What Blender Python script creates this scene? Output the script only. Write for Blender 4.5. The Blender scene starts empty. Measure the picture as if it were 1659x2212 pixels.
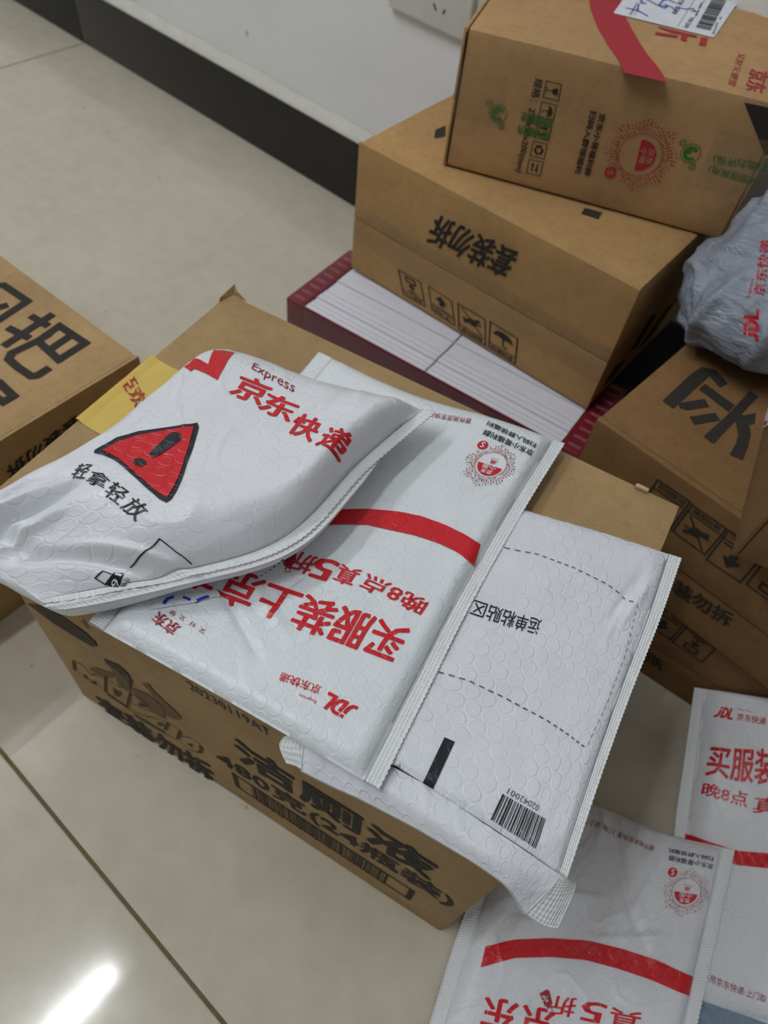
import bpy, bmesh, math, random
import numpy as np
from mathutils import Vector, Matrix, noise
random.seed(7)
SC = bpy.context.scene
# ------------------------------------------------------------------ camera
F_PX, IW, IH = 1583.23, 1659, 2212
CR = np.array([[0.74126372, -0.58091334, 0.33625555], [0.66529171, 0.56947783, -0.48278560], [0.08896651, 0.58157949, 0.80861008]])
CP = np.array([0, 0, 0.66])
cd = bpy.data.cameras.new('camera'); cam = bpy.data.objects.new('camera', cd); SC.collection.objects.link(cam)
cd.sensor_fit = 'VERTICAL'; cd.sensor_height = 24; cd.lens = F_PX / IH * 24; cd.clip_start = .01
m = Matrix([list(r) + [0] for r in CR] + [[0, 0, 0, 1]]); m.translation = Vector(CP); cam.matrix_world = m
cd.dof.use_dof = True; cd.dof.focus_distance = 0.40; cd.dof.aperture_fstop = 6.5
SC.camera = cam
# ------------------------------------------------------------------ world, exposure
w = bpy.data.worlds.new('world'); SC.world = w; w.use_nodes = True
w.node_tree.nodes['Background'].inputs[0].default_value = (0.92, 0.95, 1.0, 1)
w.node_tree.nodes['Background'].inputs[1].default_value = 0.19
SC.view_settings.view_transform = 'Standard'; SC.view_settings.look = 'None'
SC.view_settings.exposure = 0.0; SC.view_settings.gamma = 1; SC.view_settings.use_curve_mapping = False
TUBE_W = 160.0          # emission strength of the ceiling tubes
# ------------------------------------------------------------------ helpers
COL = SC.collection
def at(px, py, z):                                  # photo pixel -> point on the horizontal plane z
    v = CR @ np.array([(px - IW / 2) / F_PX, -(py - IH / 2) / F_PX, -1.0]); return CP + v * (z - CP[2]) / v[2]
def ray(px, py): return CR @ np.array([(px - IW / 2) / F_PX, -(py - IH / 2) / F_PX, -1.0])
def obj(name, verts, faces, mat, parent=None, uv=None, smooth=False, kind=None, mats=None, fm=None):
    me = bpy.data.meshes.new(name); me.from_pydata([tuple(v) for v in verts], [], [tuple(f) for f in faces]); me.update()
    o = bpy.data.objects.new(name, me); COL.objects.link(o)
    for mm in (mats or [mat]): me.materials.append(mm)
    if fm: me.polygons.foreach_set('material_index', fm)
    if uv is not None:
        l = me.uv_layers.new(name='UVMap'); li = np.empty(len(me.loops), int); me.loops.foreach_get('vertex_index', li)
        l.data.foreach_set('uv', np.asarray(uv, float)[li].ravel())
    if smooth: me.polygons.foreach_set('use_smooth', [True] * len(me.polygons))
    if parent is not None: o.parent = parent
    if kind: o['kind'] = kind
    return o
def thing(name, label, cat, loc=(0, 0, 0), rz=0.0, group=None):
    o = bpy.data.objects.new(name, None); COL.objects.link(o); o.location = tuple(loc); o.rotation_euler = (0, 0, rz)
    o.empty_display_size = .02; o['label'] = label; o['category'] = cat
    if group: o['group'] = group
    return o
def struct(o): o['kind'] = 'structure'; return o
def bev_box(name, lo, hi, r, mat, parent=None, seg=2, wob=0.0, sub=0, smooth=True):
    bm = bmesh.new(); bmesh.ops.create_cube(bm, size=1)
    lo, hi = Vector(lo), Vector(hi)
    for v in bm.verts: v.co = Vector([lo[i] + (v.co[i] + .5) * (hi[i] - lo[i]) for i in range(3)])
    if sub: bmesh.ops.subdivide_edges(bm, edges=bm.edges[:], cuts=sub, use_grid_fill=True)
    if r > 0:
        es = [e for e in bm.edges if len(e.link_faces) == 2 and e.calc_face_angle(0) > .5]
        bmesh.ops.bevel(bm, geom=es, offset=r, segments=seg, profile=.6, affect='EDGES', clamp_overlap=True)
    if wob:
        for v in bm.verts:
            n = noise.noise_vector(v.co * 14 + Vector((wob * 999, 0, 0))); v.co += n * wob
    me = bpy.data.meshes.new(name); bm.to_mesh(me); bm.free(); me.materials.append(mat)
    if smooth: me.polygons.foreach_set('use_smooth', [True] * len(me.polygons)); 
    o = bpy.data.objects.new(name, me); COL.objects.link(o)
    if smooth:
        try: me.set_sharp_from_angle(angle=.6)
        except Exception: pass
    if parent is not None: o.parent = parent
    return o
# ------------------------------------------------------------------ materials
def s2l(c): return tuple((x / 255 / 12.92 if x / 255 <= .04045 else ((x / 255 + .055) / 1.055) ** 2.4) for x in c)
class NT:
    def __init__(s, name, rough=.5, spec=.5):
        s.m = bpy.data.materials.new(name); s.m.use_nodes = True; s.t = s.m.node_tree; s.b = s.t.nodes['Principled BSDF']
        s.b.inputs['Roughness'].default_value = rough; s.b.inputs['Specular IOR Level'].default_value = spec
    def n(s, ty, **k):
        x = s.t.nodes.new(ty)
        for a, v in k.items():
            if a.startswith('i_'):
                key = a[2:]; key = int(key) if key.isdigit() else key.replace('_', ' ')
                if hasattr(v, 'is_linked') or hasattr(v, 'links'): s.t.links.new(v, x.inputs[key])
                else: x.inputs[key].default_value = v
            else: setattr(x, a, v)
        return x
    def l(s, a, b): s.t.links.new(a, b)
    def math(s, op, a, b=None, c=None):
        x = s.t.nodes.new('ShaderNodeMath'); x.operation = op
        for i, v in enumerate((a, b, c)):
            if v is None: continue
            if isinstance(v, (int, float)): x.inputs[i].default_value = v
            else: s.l(v, x.inputs[i])
        return x.outputs[0]
    def vm(s, op, a, b=None):
        x = s.t.nodes.new('ShaderNodeVectorMath'); x.operation = op
        for i, v in enumerate((a, b)):
            if v is None: continue
            if isinstance(v, tuple): x.inputs[i].default_value = v
            else: s.l(v, x.inputs[i])
        return x.outputs['Value'] if op in ('LENGTH', 'DISTANCE') else x.outputs[0]
    def noise(s, vec, scale, detail=3, rough=.5):
        x = s.n('ShaderNodeTexNoise'); x.inputs['Scale'].default_value = scale; x.inputs['Detail'].default_value = detail; x.inputs['Roughness'].default_value = rough
        if vec is not None: s.l(vec, x.inputs['Vector'])
        return x.outputs['Fac']
    def ramp(s, f, stops):
        x = s.n('ShaderNodeValToRGB'); cr = x.color_ramp
        while len(cr.elements) < len(stops): cr.elements.new(.5)
        for e, (p, c) in zip(cr.elements, stops): e.position = p; e.color = tuple(c) + (1,)
        s.l(f, x.inputs[0]); return x.outputs[0]
    def smooth(s, v, a, b, o0=0.0, o1=1.0):
        x = s.n('ShaderNodeMapRange', interpolation_type='SMOOTHSTEP'); s.l(v, x.inputs[0])
        for i, q in enumerate((a, b, o0, o1)): x.inputs[i + 1].default_value = q
        return x.outputs[0]
    def bump(s, h, strength, dist, prev=None):
        x = s.n('ShaderNodeBump'); x.inputs['Strength'].default_value = strength; x.inputs['Distance'].default_value = dist; s.l(h, x.inputs['Height'])
        if prev is not None: s.l(prev, x.inputs['Normal'])
        return x.outputs[0]
def M_card(name, rgb, seed=0.0, dark=.82):
    t = NT(name, .82, .25); c = t.n('ShaderNodeTexCoord').outputs['Object']
    v = t.vm('ADD', c, (seed, seed * 2.3, seed * .7))
    big = t.noise(v, 9, 4, .6); fine = t.noise(v, 900, 2, .7); mid = t.noise(v, 90, 4, .65)
    base = s2l(rgb); lo = tuple(x * dark for x in base); hi = tuple(min(1, x * 1.1) for x in base)
    col = t.ramp(big, [(.3, lo), (.7, hi)])
    mx = t.n('ShaderNodeMix', data_type='RGBA', blend_type='MULTIPLY'); mx.inputs[0].default_value = 1
    t.l(col, mx.inputs[6]); g = t.ramp(fine, [(.3, (.80, .79, .77)), (.62, (1.06, 1.06, 1.06))]); t.l(g, mx.inputs[7])
    mx2 = t.n('ShaderNodeMix', data_type='RGBA', blend_type='MULTIPLY'); mx2.inputs[0].default_value = 1
    t.l(mx.outputs[2], mx2.inputs[6]); t.l(t.ramp(mid, [(.25, (.86, .84, .82)), (.55, (1, 1, 1))]), mx2.inputs[7])
    t.l(mx2.outputs[2], t.b.inputs['Base Color'])
    t.l(t.bump(big, .25, .004, t.bump(fine, .12, .0006)), t.b.inputs['Normal']); return t.m
def M_flat(name, rgb, rough=.5, spec=.5, wear=0.0, metal=0.0):
    t = NT(name, rough, spec); b = s2l(rgb); t.b.inputs['Metallic'].default_value = metal
    c = t.n('ShaderNodeTexCoord').outputs['Object']; f = t.noise(c, 700 if wear else 60, 3, .6)
    k = 1 + wear * 3
    t.l(t.ramp(f, [(.3, tuple(x * .93 for x in b)), (.62, tuple(min(1, x * k) + wear * .03 for x in b))]), t.b.inputs['Base Color']); return t.m
def hex_bump(t, uv, pitch=.0094, strength=.32):
    nz = t.n('ShaderNodeTexNoise'); nz.inputs['Scale'].default_value = 45; t.l(uv, nz.inputs['Vector'])
    off = t.vm('MULTIPLY', t.vm('SUBTRACT', nz.outputs['Color'], (.5, .5, .5)), (.0035, .0035, 0))
    p = t.vm('ADD', uv, off)
    sc = (1 / pitch, 1 / (pitch * 1.732), 0)
    ds = []
    for o in ((0, 0, 0), (.5, .5, 0)):
        q = t.vm('FRACTION', t.vm('ADD', t.vm('ADD', t.vm('MULTIPLY', p, sc), (50, 50, 0)), o))
        q = t.vm('MULTIPLY', t.vm('SUBTRACT', q, (.5, .5, 0)), (1, 1.732, 0)); ds.append(t.vm('LENGTH', q))
    d = t.math('MINIMUM', ds[0], ds[1])
    dome = t.smooth(d, .36, .45, 1, 0); rim = t.math('MULTIPLY', t.smooth(d, .34, .40, 0, 1), t.smooth(d, .42, .47, 1, 0))
    crk = t.noise(p, 260, 3, .65)
    amp = t.smooth(t.noise(uv, 22, 2), .35, .65, .35, 1.0)
    h = t.math('MULTIPLY', t.math('ADD', t.math('MULTIPLY', dome, .7), t.math('ADD', t.math('MULTIPLY', rim, .55), t.math('MULTIPLY', crk, .55))), amp)
    n1 = t.bump(h, strength, .0012)
    wr = t.noise(uv, 30, 5, .6)
    return t.bump(wr, .30, .006, n1)
def M_poly(name, rgb, rough=.33, strength=.32, pitch=.0094, dirt=.0):
    t = NT(name, rough, .45); uv = t.n('ShaderNodeUVMap').outputs[0]
    f = t.noise(uv, 40, 4); b = s2l(rgb)
    t.l(t.ramp(f, [(.3, tuple(x * (.95 - dirt) for x in b)), (.65, b)]), t.b.inputs['Base Color'])
    t.l(hex_bump(t, uv, pitch, strength), t.b.inputs['Normal'])
    t.b.inputs['Subsurface Weight'].default_value = 0.0; return t.m
def M_crimp(name, rgb, k=1.0):
    t = NT(name, .42, .4); uv = t.n('ShaderNodeUVMap').outputs[0]; s = t.n('ShaderNodeSeparateXYZ'); t.l(uv, s.inputs[0])
    a = t.math('SINE', t.math('MULTIPLY', t.math('ADD', s.outputs[0], s.outputs[1]), 1900 * k)); c = t.math('SINE', t.math('MULTIPLY', t.math('SUBTRACT', s.outputs[0], s.outputs[1]), 1900 * k))
    h = t.math('MULTIPLY', a, c); n = t.noise(uv, 60, 3)
    t.b.inputs['Base Color'].default_value = s2l(rgb) + (1,)
    t.l(t.bump(n, .4, .004, t.bump(h, .42, .0008)), t.b.inputs['Normal']); return t.m
CARD_A = M_card('cardboard_dull', (168, 140, 100), 3.1)
CARD_B = M_card('cardboard_warm', (180, 144, 96), 1.7)
CARD_T = M_card('cardboard_light', (182, 146, 102), 5.2)
CARD_E = M_card('cardboard_shaded_brown', (130, 98, 62), 7.7)  # board toned down: the shade on the right-hand stack is in this colour
CARD_D = M_card('cardboard_tan', (176, 146, 104), 9.3)
EDGE = M_flat('cardboard_edge', (74, 58, 40), .9, .2)
INK_K = M_flat('black_print_on_card', (44, 40, 36), .75, .2, wear=.12)
INK_K2 = M_flat('faded_black_print', (66, 58, 46), .8, .2, wear=.10)
INK_R = M_flat('red_print_on_card', (156, 42, 50), .7, .25, wear=.06)
INK_G = M_flat('green_print_on_card', (50, 108, 44), .75, .2, wear=.10)
POLY = M_poly('white_bubble_film', (226, 231, 234))
POLY3 = M_poly('translucent_bubble_film', (225, 227, 234), .36, .40, .0100)
POLY4 = M_poly('white_bubble_film_creased', (222, 224, 228), .38, .30, .0094)
POLY1 = M_poly('white_bubble_film_plump', (227, 229, 234))
RED_P = M_poly('red_film_print', (200, 20, 32), .34)
BLK_P = M_poly('black_film_print', (24, 24, 32), .36)
MAR_P = M_poly('dark_red_film_print', (150, 30, 42), .4)
GREY_P = M_poly('grey_film_print', (88, 88, 92), .4)
WHT_P = M_poly('white_film_print', (232, 235, 238), .4)
BLUE_P = M_poly('blue_marker', (30, 60, 190), .4)
CRIMP = M_crimp('crimped_film', (226, 229, 230), .8)
CLEARTAPE = None
# ------------------------------------------------------------------ 2D shapes (x right, y up)
_fc = {}
def glyphs(s, bold=0.0):
    k = (s, bold)
    if k in _fc: return _fc[k]
    cu = bpy.data.curves.new('t', 'FONT'); cu.body = s; cu.dimensions = '2D'; cu.fill_mode = 'FRONT'; cu.resolution_u = 2
    o = bpy.data.objects.new('t', cu); COL.objects.link(o); dg = bpy.context.evaluated_depsgraph_get(); ev = o.evaluated_get(dg); me = ev.to_mesh()
    V = np.array([v.co[:2] for v in me.vertices]); F = [tuple(p.vertices) for p in me.polygons]; ev.to_mesh_clear()
    bpy.data.objects.remove(o); bpy.data.curves.remove(cu)
    lo, hi = V.min(0), V.max(0); V = (V - lo) / (hi - lo)
    if bold:                                         # heavier weight: the same glyphs laid side by side
        asp = (hi - lo)[0] / (hi - lo)[1]; n = len(V); base = V.copy(); F0 = F; Vs = [base]; F = list(F0); k = 0
        for dx, dy in ((1, 0), (-1, 0), (0, 1), (0, -1), (.7, .7), (-.7, .7), (.7, -.7), (-.7, -.7)):
            k += 1; Vs.append(base + np.array([dx * bold * .6 / asp, dy * bold * .4])); F += [tuple(i + k * n for i in f) for f in F0]
        V = np.vstack(Vs); V = np.hstack([V, np.repeat(np.arange(k + 1), n)[:, None]])
    else: V = np.hstack([V, np.zeros((len(V), 1))])
    _fc[k] = (V, F, (hi - lo)[0] / (hi - lo)[1]); return _fc[k]
LAYER = 6e-6                                         # thickness of one layer of ink
class S2:
    def __init__(s): s.V, s.F = [], []
    def add(s, V, F):
        n = len(s.V); s.c = (getattr(s, 'c', 0) + 1) % 40; s.V += [(v[0], v[1], (v[2] if len(v) > 2 else 0) + s.c) for v in V]; s.F += [tuple(i + n for i in f) for f in F]; return s
    def poly(s, pts): return s.add(pts, [tuple(range(len(pts)))])
    def quads(s, A, B):                                  # strip between two polylines
        n = len(A); return s.add(list(A) + list(B), [(i, i + 1, n + i + 1, n + i) for i in range(n - 1)])
    def stroke(s, pts, wd, closed=False):
        P = [np.array(p, float) for p in pts]; n = len(P); A, B = [], []
        for i in range(n):
            a = P[i - 1] if (i or closed) else P[i]; b = P[(i + 1) % n] if (i < n - 1 or closed) else P[i]
            if closed or 0 < i < n - 1:
                d1 = (P[i] - a) / (np.linalg.norm(P[i] - a) + 1e-9); d2 = (b - P[i]) / (np.linalg.norm(b - P[i]) + 1e-9); d = d1 + d2
                if np.linalg.norm(d) < 1e-6: d = d2
                d /= np.linalg.norm(d); nn = np.array([-d[1], d[0]]); k = 1 / max(.5, abs(nn @ np.array([-d2[1], d2[0]])))
            else:
                d = (b - a) / (np.linalg.norm(b - a) + 1e-9); nn = np.array([-d[1], d[0]]); k = 1
            A.append(P[i] + nn * wd / 2 * k); B.append(P[i] - nn * wd / 2 * k)
        if closed: A.append(A[0]); B.append(B[0])
        return s.quads(A, B)
    def text(s, st, x0, y0, x1, y1, bold=.02, rot=None, dx=None):
        V, F, _ = glyphs(st, bold); return s.add([(x0 + v[0] * (x1 - x0), y0 + v[1] * (y1 - y0), v[2]) for v in V], F)
    def textv(s, st, p0, p1, up, bold=.02):              # free affine: baseline p0->p1, up vector
        V, F, _ = glyphs(st, bold); p0, p1, up = (np.array(q, float) for q in (p0, p1, up))
        return s.add([tuple(p0 + v[0] * (p1 - p0) + v[1] * up) + (v[2],) for v in V], F)
    def disc(s, c, r, n=28, a0=0, a1=2 * math.pi):
        return s.poly([(c[0] + r * math.cos(a0 + (a1 - a0) * i / n), c[1] + r * math.sin(a0 + (a1 - a0) * i / n)) for i in range(n + (a1 - a0 < 6.28))])
    def ring(s, c, r, wd, n=28, a0=0, a1=2 * math.pi):
        q = [(math.cos(a0 + (a1 - a0) * i / n), math.sin(a0 + (a1 - a0) * i / n)) for i in range(n + 1)]
        return s.quads([(c[0] + (r + wd / 2) * x, c[1] + (r + wd / 2) * y) for x, y in q], [(c[0] + (r - wd / 2) * x, c[1] + (r - wd / 2) * y) for x, y in q])
    def put(s, o, A, X, Y):                              # add another shape through an affine map
        A, X, Y = (np.array(q, float) for q in (A, X, Y)); return s.add([tuple(A + v[0] * X + v[1] * Y) + (v[2],) for v in o.V], o.F)
def logo():                                              # slanted courier wordmark, unit height, about 1.9 wide
    s = S2(); sh = lambda p: (p[0] + .22 * p[1], p[1])
    st = lambda pts, wd: s.stroke([sh(p) for p in pts], wd)
    st([(.0, .10), (.14, .10), (.27, .14), (.36, .28), (.38, .42), (.38, .70)], .20); st([(.38, .80), (.38, 1.0)], .20)
    st([(.66, .0), (.66, .74)], .2); st([(.56, .90), (.84, .90), (1.02, .80), (1.10, .62), (1.10, .42), (1.02, .22), (.9, .12), (.76, .10)], .2)
    st([(1.32, 1.0), (1.32, .10)], .2); st([(1.22, .10), (1.80, .10)], .2); return s
def sunburst(seed=1):                                    # radius 1
    r = random.Random(seed); s = S2(); N = 54
    for i in range(N):
        a = 2 * math.pi * i / N; 
        if abs((math.degrees(a) - 315 + 180) % 360 - 180) < 13 : lim = .72
        else: lim = .86 + .14 * math.cos(4 * a) ** 2
        x = .56
        while x < lim:
            L = r.choice([.02, .02, .06, .06, .11]); 
            s.stroke([(x * math.cos(a), x * math.sin(a)), (min(lim, x + L + .02) * math.cos(a), min(lim, x + L + .02) * math.sin(a))], .030); x += L + .065
            if r.random() < .18: x += .06
    return s
def icon_frame(lab, lw=.045, labtop=False):
    s = S2(); s.stroke([(0, 0), (1, 0), (1, 1.28), (0, 1.28)], lw, True); s.stroke([(0, .30), (1, .30)], lw * .8); s.text(lab, .10, .06, .90, .23, .03); return s
def ic(kind, plain=False, lab=''):
    s = S2() if plain else icon_frame(lab); o = 0 if plain else .30
    if plain: s.stroke([(0, 0), (1, 0), (1, 1), (0, 1)], .05, True)
    c = .5; y = o + .48
    if kind == 'glass':
        s.poly([(c - .2, o + .86), (c + .2, o + .86), (c + .19, o + .62), (c + .08, o + .50), (c - .08, o + .50), (c - .19, o + .62)]) if plain else s.stroke([(c - .2, o + .82), (c + .2, o + .82), (c + .2, o + .58), (c - .2, o + .58)], .07, True)
        s.stroke([(c, o + .52), (c, o + .16)], .05); s.stroke([(c - .2, o + .12), (c + .2, o + .12)], .05)
        if not plain: s.poly([(c - .16, o + .36), (c, o + .54), (c + .16, o + .36), (c + .02, o + .3)])
    elif kind == 'umbrella':
        s.poly([(c + .36 * math.cos(a), y + .02 + .32 * math.sin(a)) for a in np.linspace(0, math.pi, 12)] + [(c - .18, y + .07), (c, y + .01), (c + .18, y + .07)])
        s.stroke([(c, y + .02), (c, y - .26), (c + .04, y - .33), (c + .11, y - .33), (c + .15, y - .26)], .05)
        if plain:
            for i in range(7): s.disc((.25 + i * .085, .86 + .05 * (i % 2)), .018, 6)
    elif kind == 'arrow':
        s.poly([(c - .26, y + .02), (c, y + .34), (c + .26, y + .02), (c + .1, y + .02), (c + .1, y - .2), (c - .1, y - .2), (c - .1, y + .02)]); s.stroke([(.08, o + .12), (.92, o + .12)], .05)
    elif kind == 'nostep':
        s.stroke([(.12, o + .9), (.88, o + .08)], .055); s.disc((c + .02, y), .17, 12); s.stroke([(.2, o + .3), (.5, y), (.8, o + .72)], .12); s.stroke([(.14, o + .44), (.5, y)], .06); s.stroke([(.5, y), (.86, o + .5)], .06)
    elif kind == 'up2':
        for x in (.3, .7): s.poly([(x - .13, .58), (x, .84), (x + .13, .58), (x + .055, .58), (x + .055, .26), (x - .055, .26), (x - .055, .58)])
        s.stroke([(.14, .17), (.86, .17)], .06)
    elif kind == 'recycle':
        for k in range(3): a = k * 2.094 + .3; s.ring((.5, .5), .25, .15, 8, a, a + 1.5); s.poly([(.5 + .5 * .8 * math.cos(a + 1.5), .5 + .4 * math.sin(a + 1.5)), (.5 + .14 * math.cos(a + 1.5), .5 + .14 * math.sin(a + 1.5)), (.5 + .27 * math.cos(a + 1.9), .5 + .27 * math.sin(a + 1.9))])
    elif kind == 'swap':
        for yy, d in ((.66, 1), (.34, -1)): s.stroke([(.5 - .3 * d, yy), (.5 + .12 * d, yy)], .1); s.poly([(.5 + .1 * d, yy + .14), (.5 + .34 * d, yy), (.5 + .1 * d, yy - .14)])
    return s
# ------------------------------------------------------------------ cartons
class Face:
    """flat side of a thing: origin, two in-plane axes, outward normal, all in world space"""
    def __init__(s, root, O, X, Y, N): s.root = root; s.O, s.X, s.Y, s.N = (np.array(q, float) for q in (O, X, Y, N))
    def px(s, x, y):
        r = ray(x, y); t = ((s.O - CP) @ s.N) / (r @ s.N); P = CP + r * t - s.O; return np.array([P @ s.X, P @ s.Y])
    def build(s, name, sh, mat, off=.0006, uv=False):
        c, sn = math.cos(-s.root.rotation_euler[2]), math.sin(-s.root.rotation_euler[2]); L = np.array(s.root.location)
        V = []
        for v in sh.V:
            P = s.O + v[0] * s.X + v[1] * s.Y + s.N * (off + v[2] * LAYER) - L; V.append((c * P[0] - sn * P[1], sn * P[0] + c * P[1], P[2]))
        return obj(name, V, sh.F, mat, s.root)
    def q(s, pts): return [s.px(*p) for p in pts]
def txt_px(face, sh, st, p0, p1, p2, bold=.02):          # glyph box: left-bottom, right-bottom, left-top given as seen in the photo
    a, b, c = face.px(*p0), face.px(*p1), face.px(*p2); sh.textv(st, a, b, c - a, bold)
def put_px(face, sh, o, p0, p1, p2, w=1.0, h=1.0):
    a, b, c = face.px(*p0), face.px(*p1), face.px(*p2); sh.put(o, a, (b - a) / w, (c - a) / h)
def carton(label, loc, yaw, L, W, H, mat, closure='top', wob=.0004, gap=.0015, seam=.5, flap_out=0.0):
    r = thing('cardboard_box', label, 'box', loc, yaw); t = .003
    lo, hi = [0, 0, 0], [L, W, H]
    if closure == 'top': hi[2] -= t
    if closure == 'front': lo[1] += t
    if closure == 'right': hi[0] -= t
    if closure == 'left': lo[0] += t
    bev_box('body', lo, hi, .0045, mat, r, wob=wob, sub=5)
    if closure == 'top':
        fl = [((0, 0, H - t), (L, W * seam - gap / 2, H)), ((0, W * seam + gap / 2, H - t), (L, W, H))]
    elif closure == 'front':
        fl = [((0, -flap_out, H * seam + gap / 2), (L, t, H)), ((0, 0, 0), (L, t, H * seam - gap / 2))]
    elif closure == 'right': fl = [((L - t, 0, H * seam + gap / 2), (L, W, H)), ((L - t, 0, 0), (L, W, H * seam - gap / 2))]
    else: fl = [((0, 0, H * seam + gap / 2), (t, W, H)), ((0, 0, 0), (t, W, H * seam - gap / 2))]
    for a, b in fl: bev_box('flap', a, b, .0026, mat, r, wob=.0002, sub=3)
    c, s = math.cos(yaw), math.sin(yaw); X = np.array([c, s, 0]); Y = np.array([-s, c, 0]); Z = np.array([0, 0, 1.]); P = np.array(loc, float)
    r_ = {'top': Face(r, P + Z * H, X, Y, Z), 'front': Face(r, P - Y * flap_out, X, Z, -Y), 'right': Face(r, P + X * L, Y, Z, X), 'left': Face(r, P, -Y, Z, -X)}
    return r, r_
# clear packing tape
t = NT('clear_packing_tape', .12, .6); t.b.inputs['Base Color'].default_value = (.50, .36, .20, 1); t.b.inputs['Alpha'].default_value = .16
c_ = t.n('ShaderNodeTexCoord').outputs['Object']; t.l(t.bump(t.noise(c_, 35, 5, .7), .9, .012), t.b.inputs['Normal']); CLEARTAPE = t.m
t = NT('shrink_film', .08, .6); t.b.inputs['Base Color'].default_value = (.9, .9, .92, 1); t.b.inputs['Alpha'].default_value = .10
c_ = t.n('ShaderNodeTexCoord').outputs['Object']; t.l(t.bump(t.noise(c_, 40, 5, .7), .7, .01), t.b.inputs['Normal']); FILM = t.m
def strip(name, face, pts_a, pts_b, mat, off=.0006, seed=0, amp=.0006):
    """thin strip of film lying on a face between two polylines (face coordinates)"""
    n = len(pts_a); c, sn = math.cos(-face.root.rotation_euler[2]), math.sin(-face.root.rotation_euler[2]); L = np.array(face.root.location); V = []
    for row in (pts_a, pts_b):
        for k, v in enumerate(row):
            P = face.O + v[0] * face.X + v[1] * face.Y + face.N * (off + amp * abs(noise.noise(Vector((k * .7 + seed, v[1] * 50, 0))))) - L; V.append((c * P[0] - sn * P[1], sn * P[0] + c * P[1], P[2]))
    return obj(name, V, [(i, i + 1, n + i + 1, n + i) for i in range(n - 1)], mat, face.root, smooth=True)
# ================================================================== setting
def M_floor():
    t = NT('polished_beige_tile', .12, .5); c = t.n('ShaderNodeTexCoord').outputs['Object']
    a = t.noise(c, 5, 6, .6); b = t.noise(c, 38, 4, .6)
    mx = t.n('ShaderNodeMix', data_type='RGBA'); t.l(t.smooth(b, .3, .7, 0, .35), mx.inputs[0])
    t.l(t.ramp(a, [(.3, s2l((184, 176, 156))), (.7, s2l((196, 188, 169)))]), mx.inputs[6]); mx.inputs[7].default_value = s2l((210, 202, 186)) + (1,)
    sp = t.noise(c, 55, 2, .5); mx2 = t.n('ShaderNodeMix', data_type='RGBA'); t.l(t.smooth(sp, .745, .77, 0, .5), mx2.inputs[0]); t.l(mx.outputs[2], mx2.inputs[6]); mx2.inputs[7].default_value = s2l((140, 128, 104)) + (1,)
    t.l(mx2.outputs[2], t.b.inputs['Base Color'])
    t.l(t.smooth(t.noise(c, 12, 4), .3, .7, .07, .14), t.b.inputs['Roughness']); t.l(t.bump(a, .03, .002), t.b.inputs['Normal']); return t.m
TILE = M_floor(); GROUT = M_flat('dirty_grout', (96, 84, 58), .85, .2, wear=.12)
YW = .8118; TS = .8438
fl = struct(obj('floor', [(-2.6, -2.6, -.02), (2.4, -2.6, -.02), (2.4, YW, -.02), (-2.6, YW, -.02), (-2.6, -2.6, -.0009), (2.4, -2.6, -.0009), (2.4, YW, -.0009), (-2.6, YW, -.0009)],
    [(0, 1, 2, 3), (4, 5, 6, 7), (0, 1, 5, 4), (1, 2, 6, 5), (2, 3, 7, 6), (3, 0, 4, 7)], GROUT))
def tile(x0, y0, x1, y1):
    g = .0016; x0 += g; y0 += g; x1 -= g; y1 -= g; b = .0008
    V = []
    for z, d in ((-.0008, 0), (-.0004, 0), (0, b)): V += [(x0 + d, y0 + d, z), (x1 - d, y0 + d, z), (x1 - d, y1 - d, z), (x0 + d, y1 - d, z)]
    F = [(8, 9, 10, 11)] + [(k + i, k + (i + 1) % 4, k + 4 + (i + 1) % 4, k + 4 + i) for k in (0, 4) for i in range(4)]
    obj('tile', V, F, TILE, fl)
xs = [-2.6, -1.4124 - TS * 1 if False else -2.2562, -1.4124, -.5686, .2752, 1.119, 1.9628, 2.4]
ys = [-2.6, -1.7196, -.8758, -.032, YW - .0015]
for i in range(len(xs) - 1):
    for j in range(len(ys) - 1): tile(xs[i], ys[j], xs[i + 1], ys[j + 1])
def M_wall():
    t = NT('white_painted_plaster', .6, .3); c = t.n('ShaderNodeTexCoord').outputs['Object']; a = t.noise(c, 6, 5, .6)
    f = t.noise(c, 26, 2, .5); mx = t.n('ShaderNodeMix', data_type='RGBA'); t.l(t.smooth(f, .755, .775, 0, .6), mx.inputs[0])
    t.l(t.ramp(a, [(.3, s2l((236, 236, 236))), (.7, s2l((243, 243, 242)))]), mx.inputs[6]); mx.inputs[7].default_value = s2l((120, 112, 100)) + (1,)
    t.l(mx.outputs[2], t.b.inputs['Base Color']); t.l(t.bump(a, .2, .004, t.bump(t.noise(c, 120, 3), .1, .001)), t.b.inputs['Normal']); return t.m
WALLM = M_wall()
struct(bev_box('wall_back', (-2.6, YW, -.02), (2.4, YW + .12, 2.75), 0, WALLM, smooth=False))
struct(bev_box('ceiling', (-2.6, -2.6, 2.75), (2.4, YW + .12, 2.8), 0, M_flat('white_ceiling', (225, 225, 225), .8, .2), smooth=False))
SKIRT = M_flat('black_glazed_skirting', (32, 32, 31), .25, .4)
bb = struct(obj('baseboard_back', [(-2.6, YW - .0005, 0), (2.4, YW - .0005, 0), (2.4, YW - .0005, .101), (-2.6, YW - .0005, .101)], [(0, 1, 2, 3)], GROUT))
sx = [-2.2562, -1.4124, -.5686, .2752, 1.119, 1.9628]
for i in range(5): bev_box('tile', (sx[i] + .0008, YW - .010, .0005), (sx[i + 1] - .0008, YW - .0006, .1015), .0012, SKIRT, bb)
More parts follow.
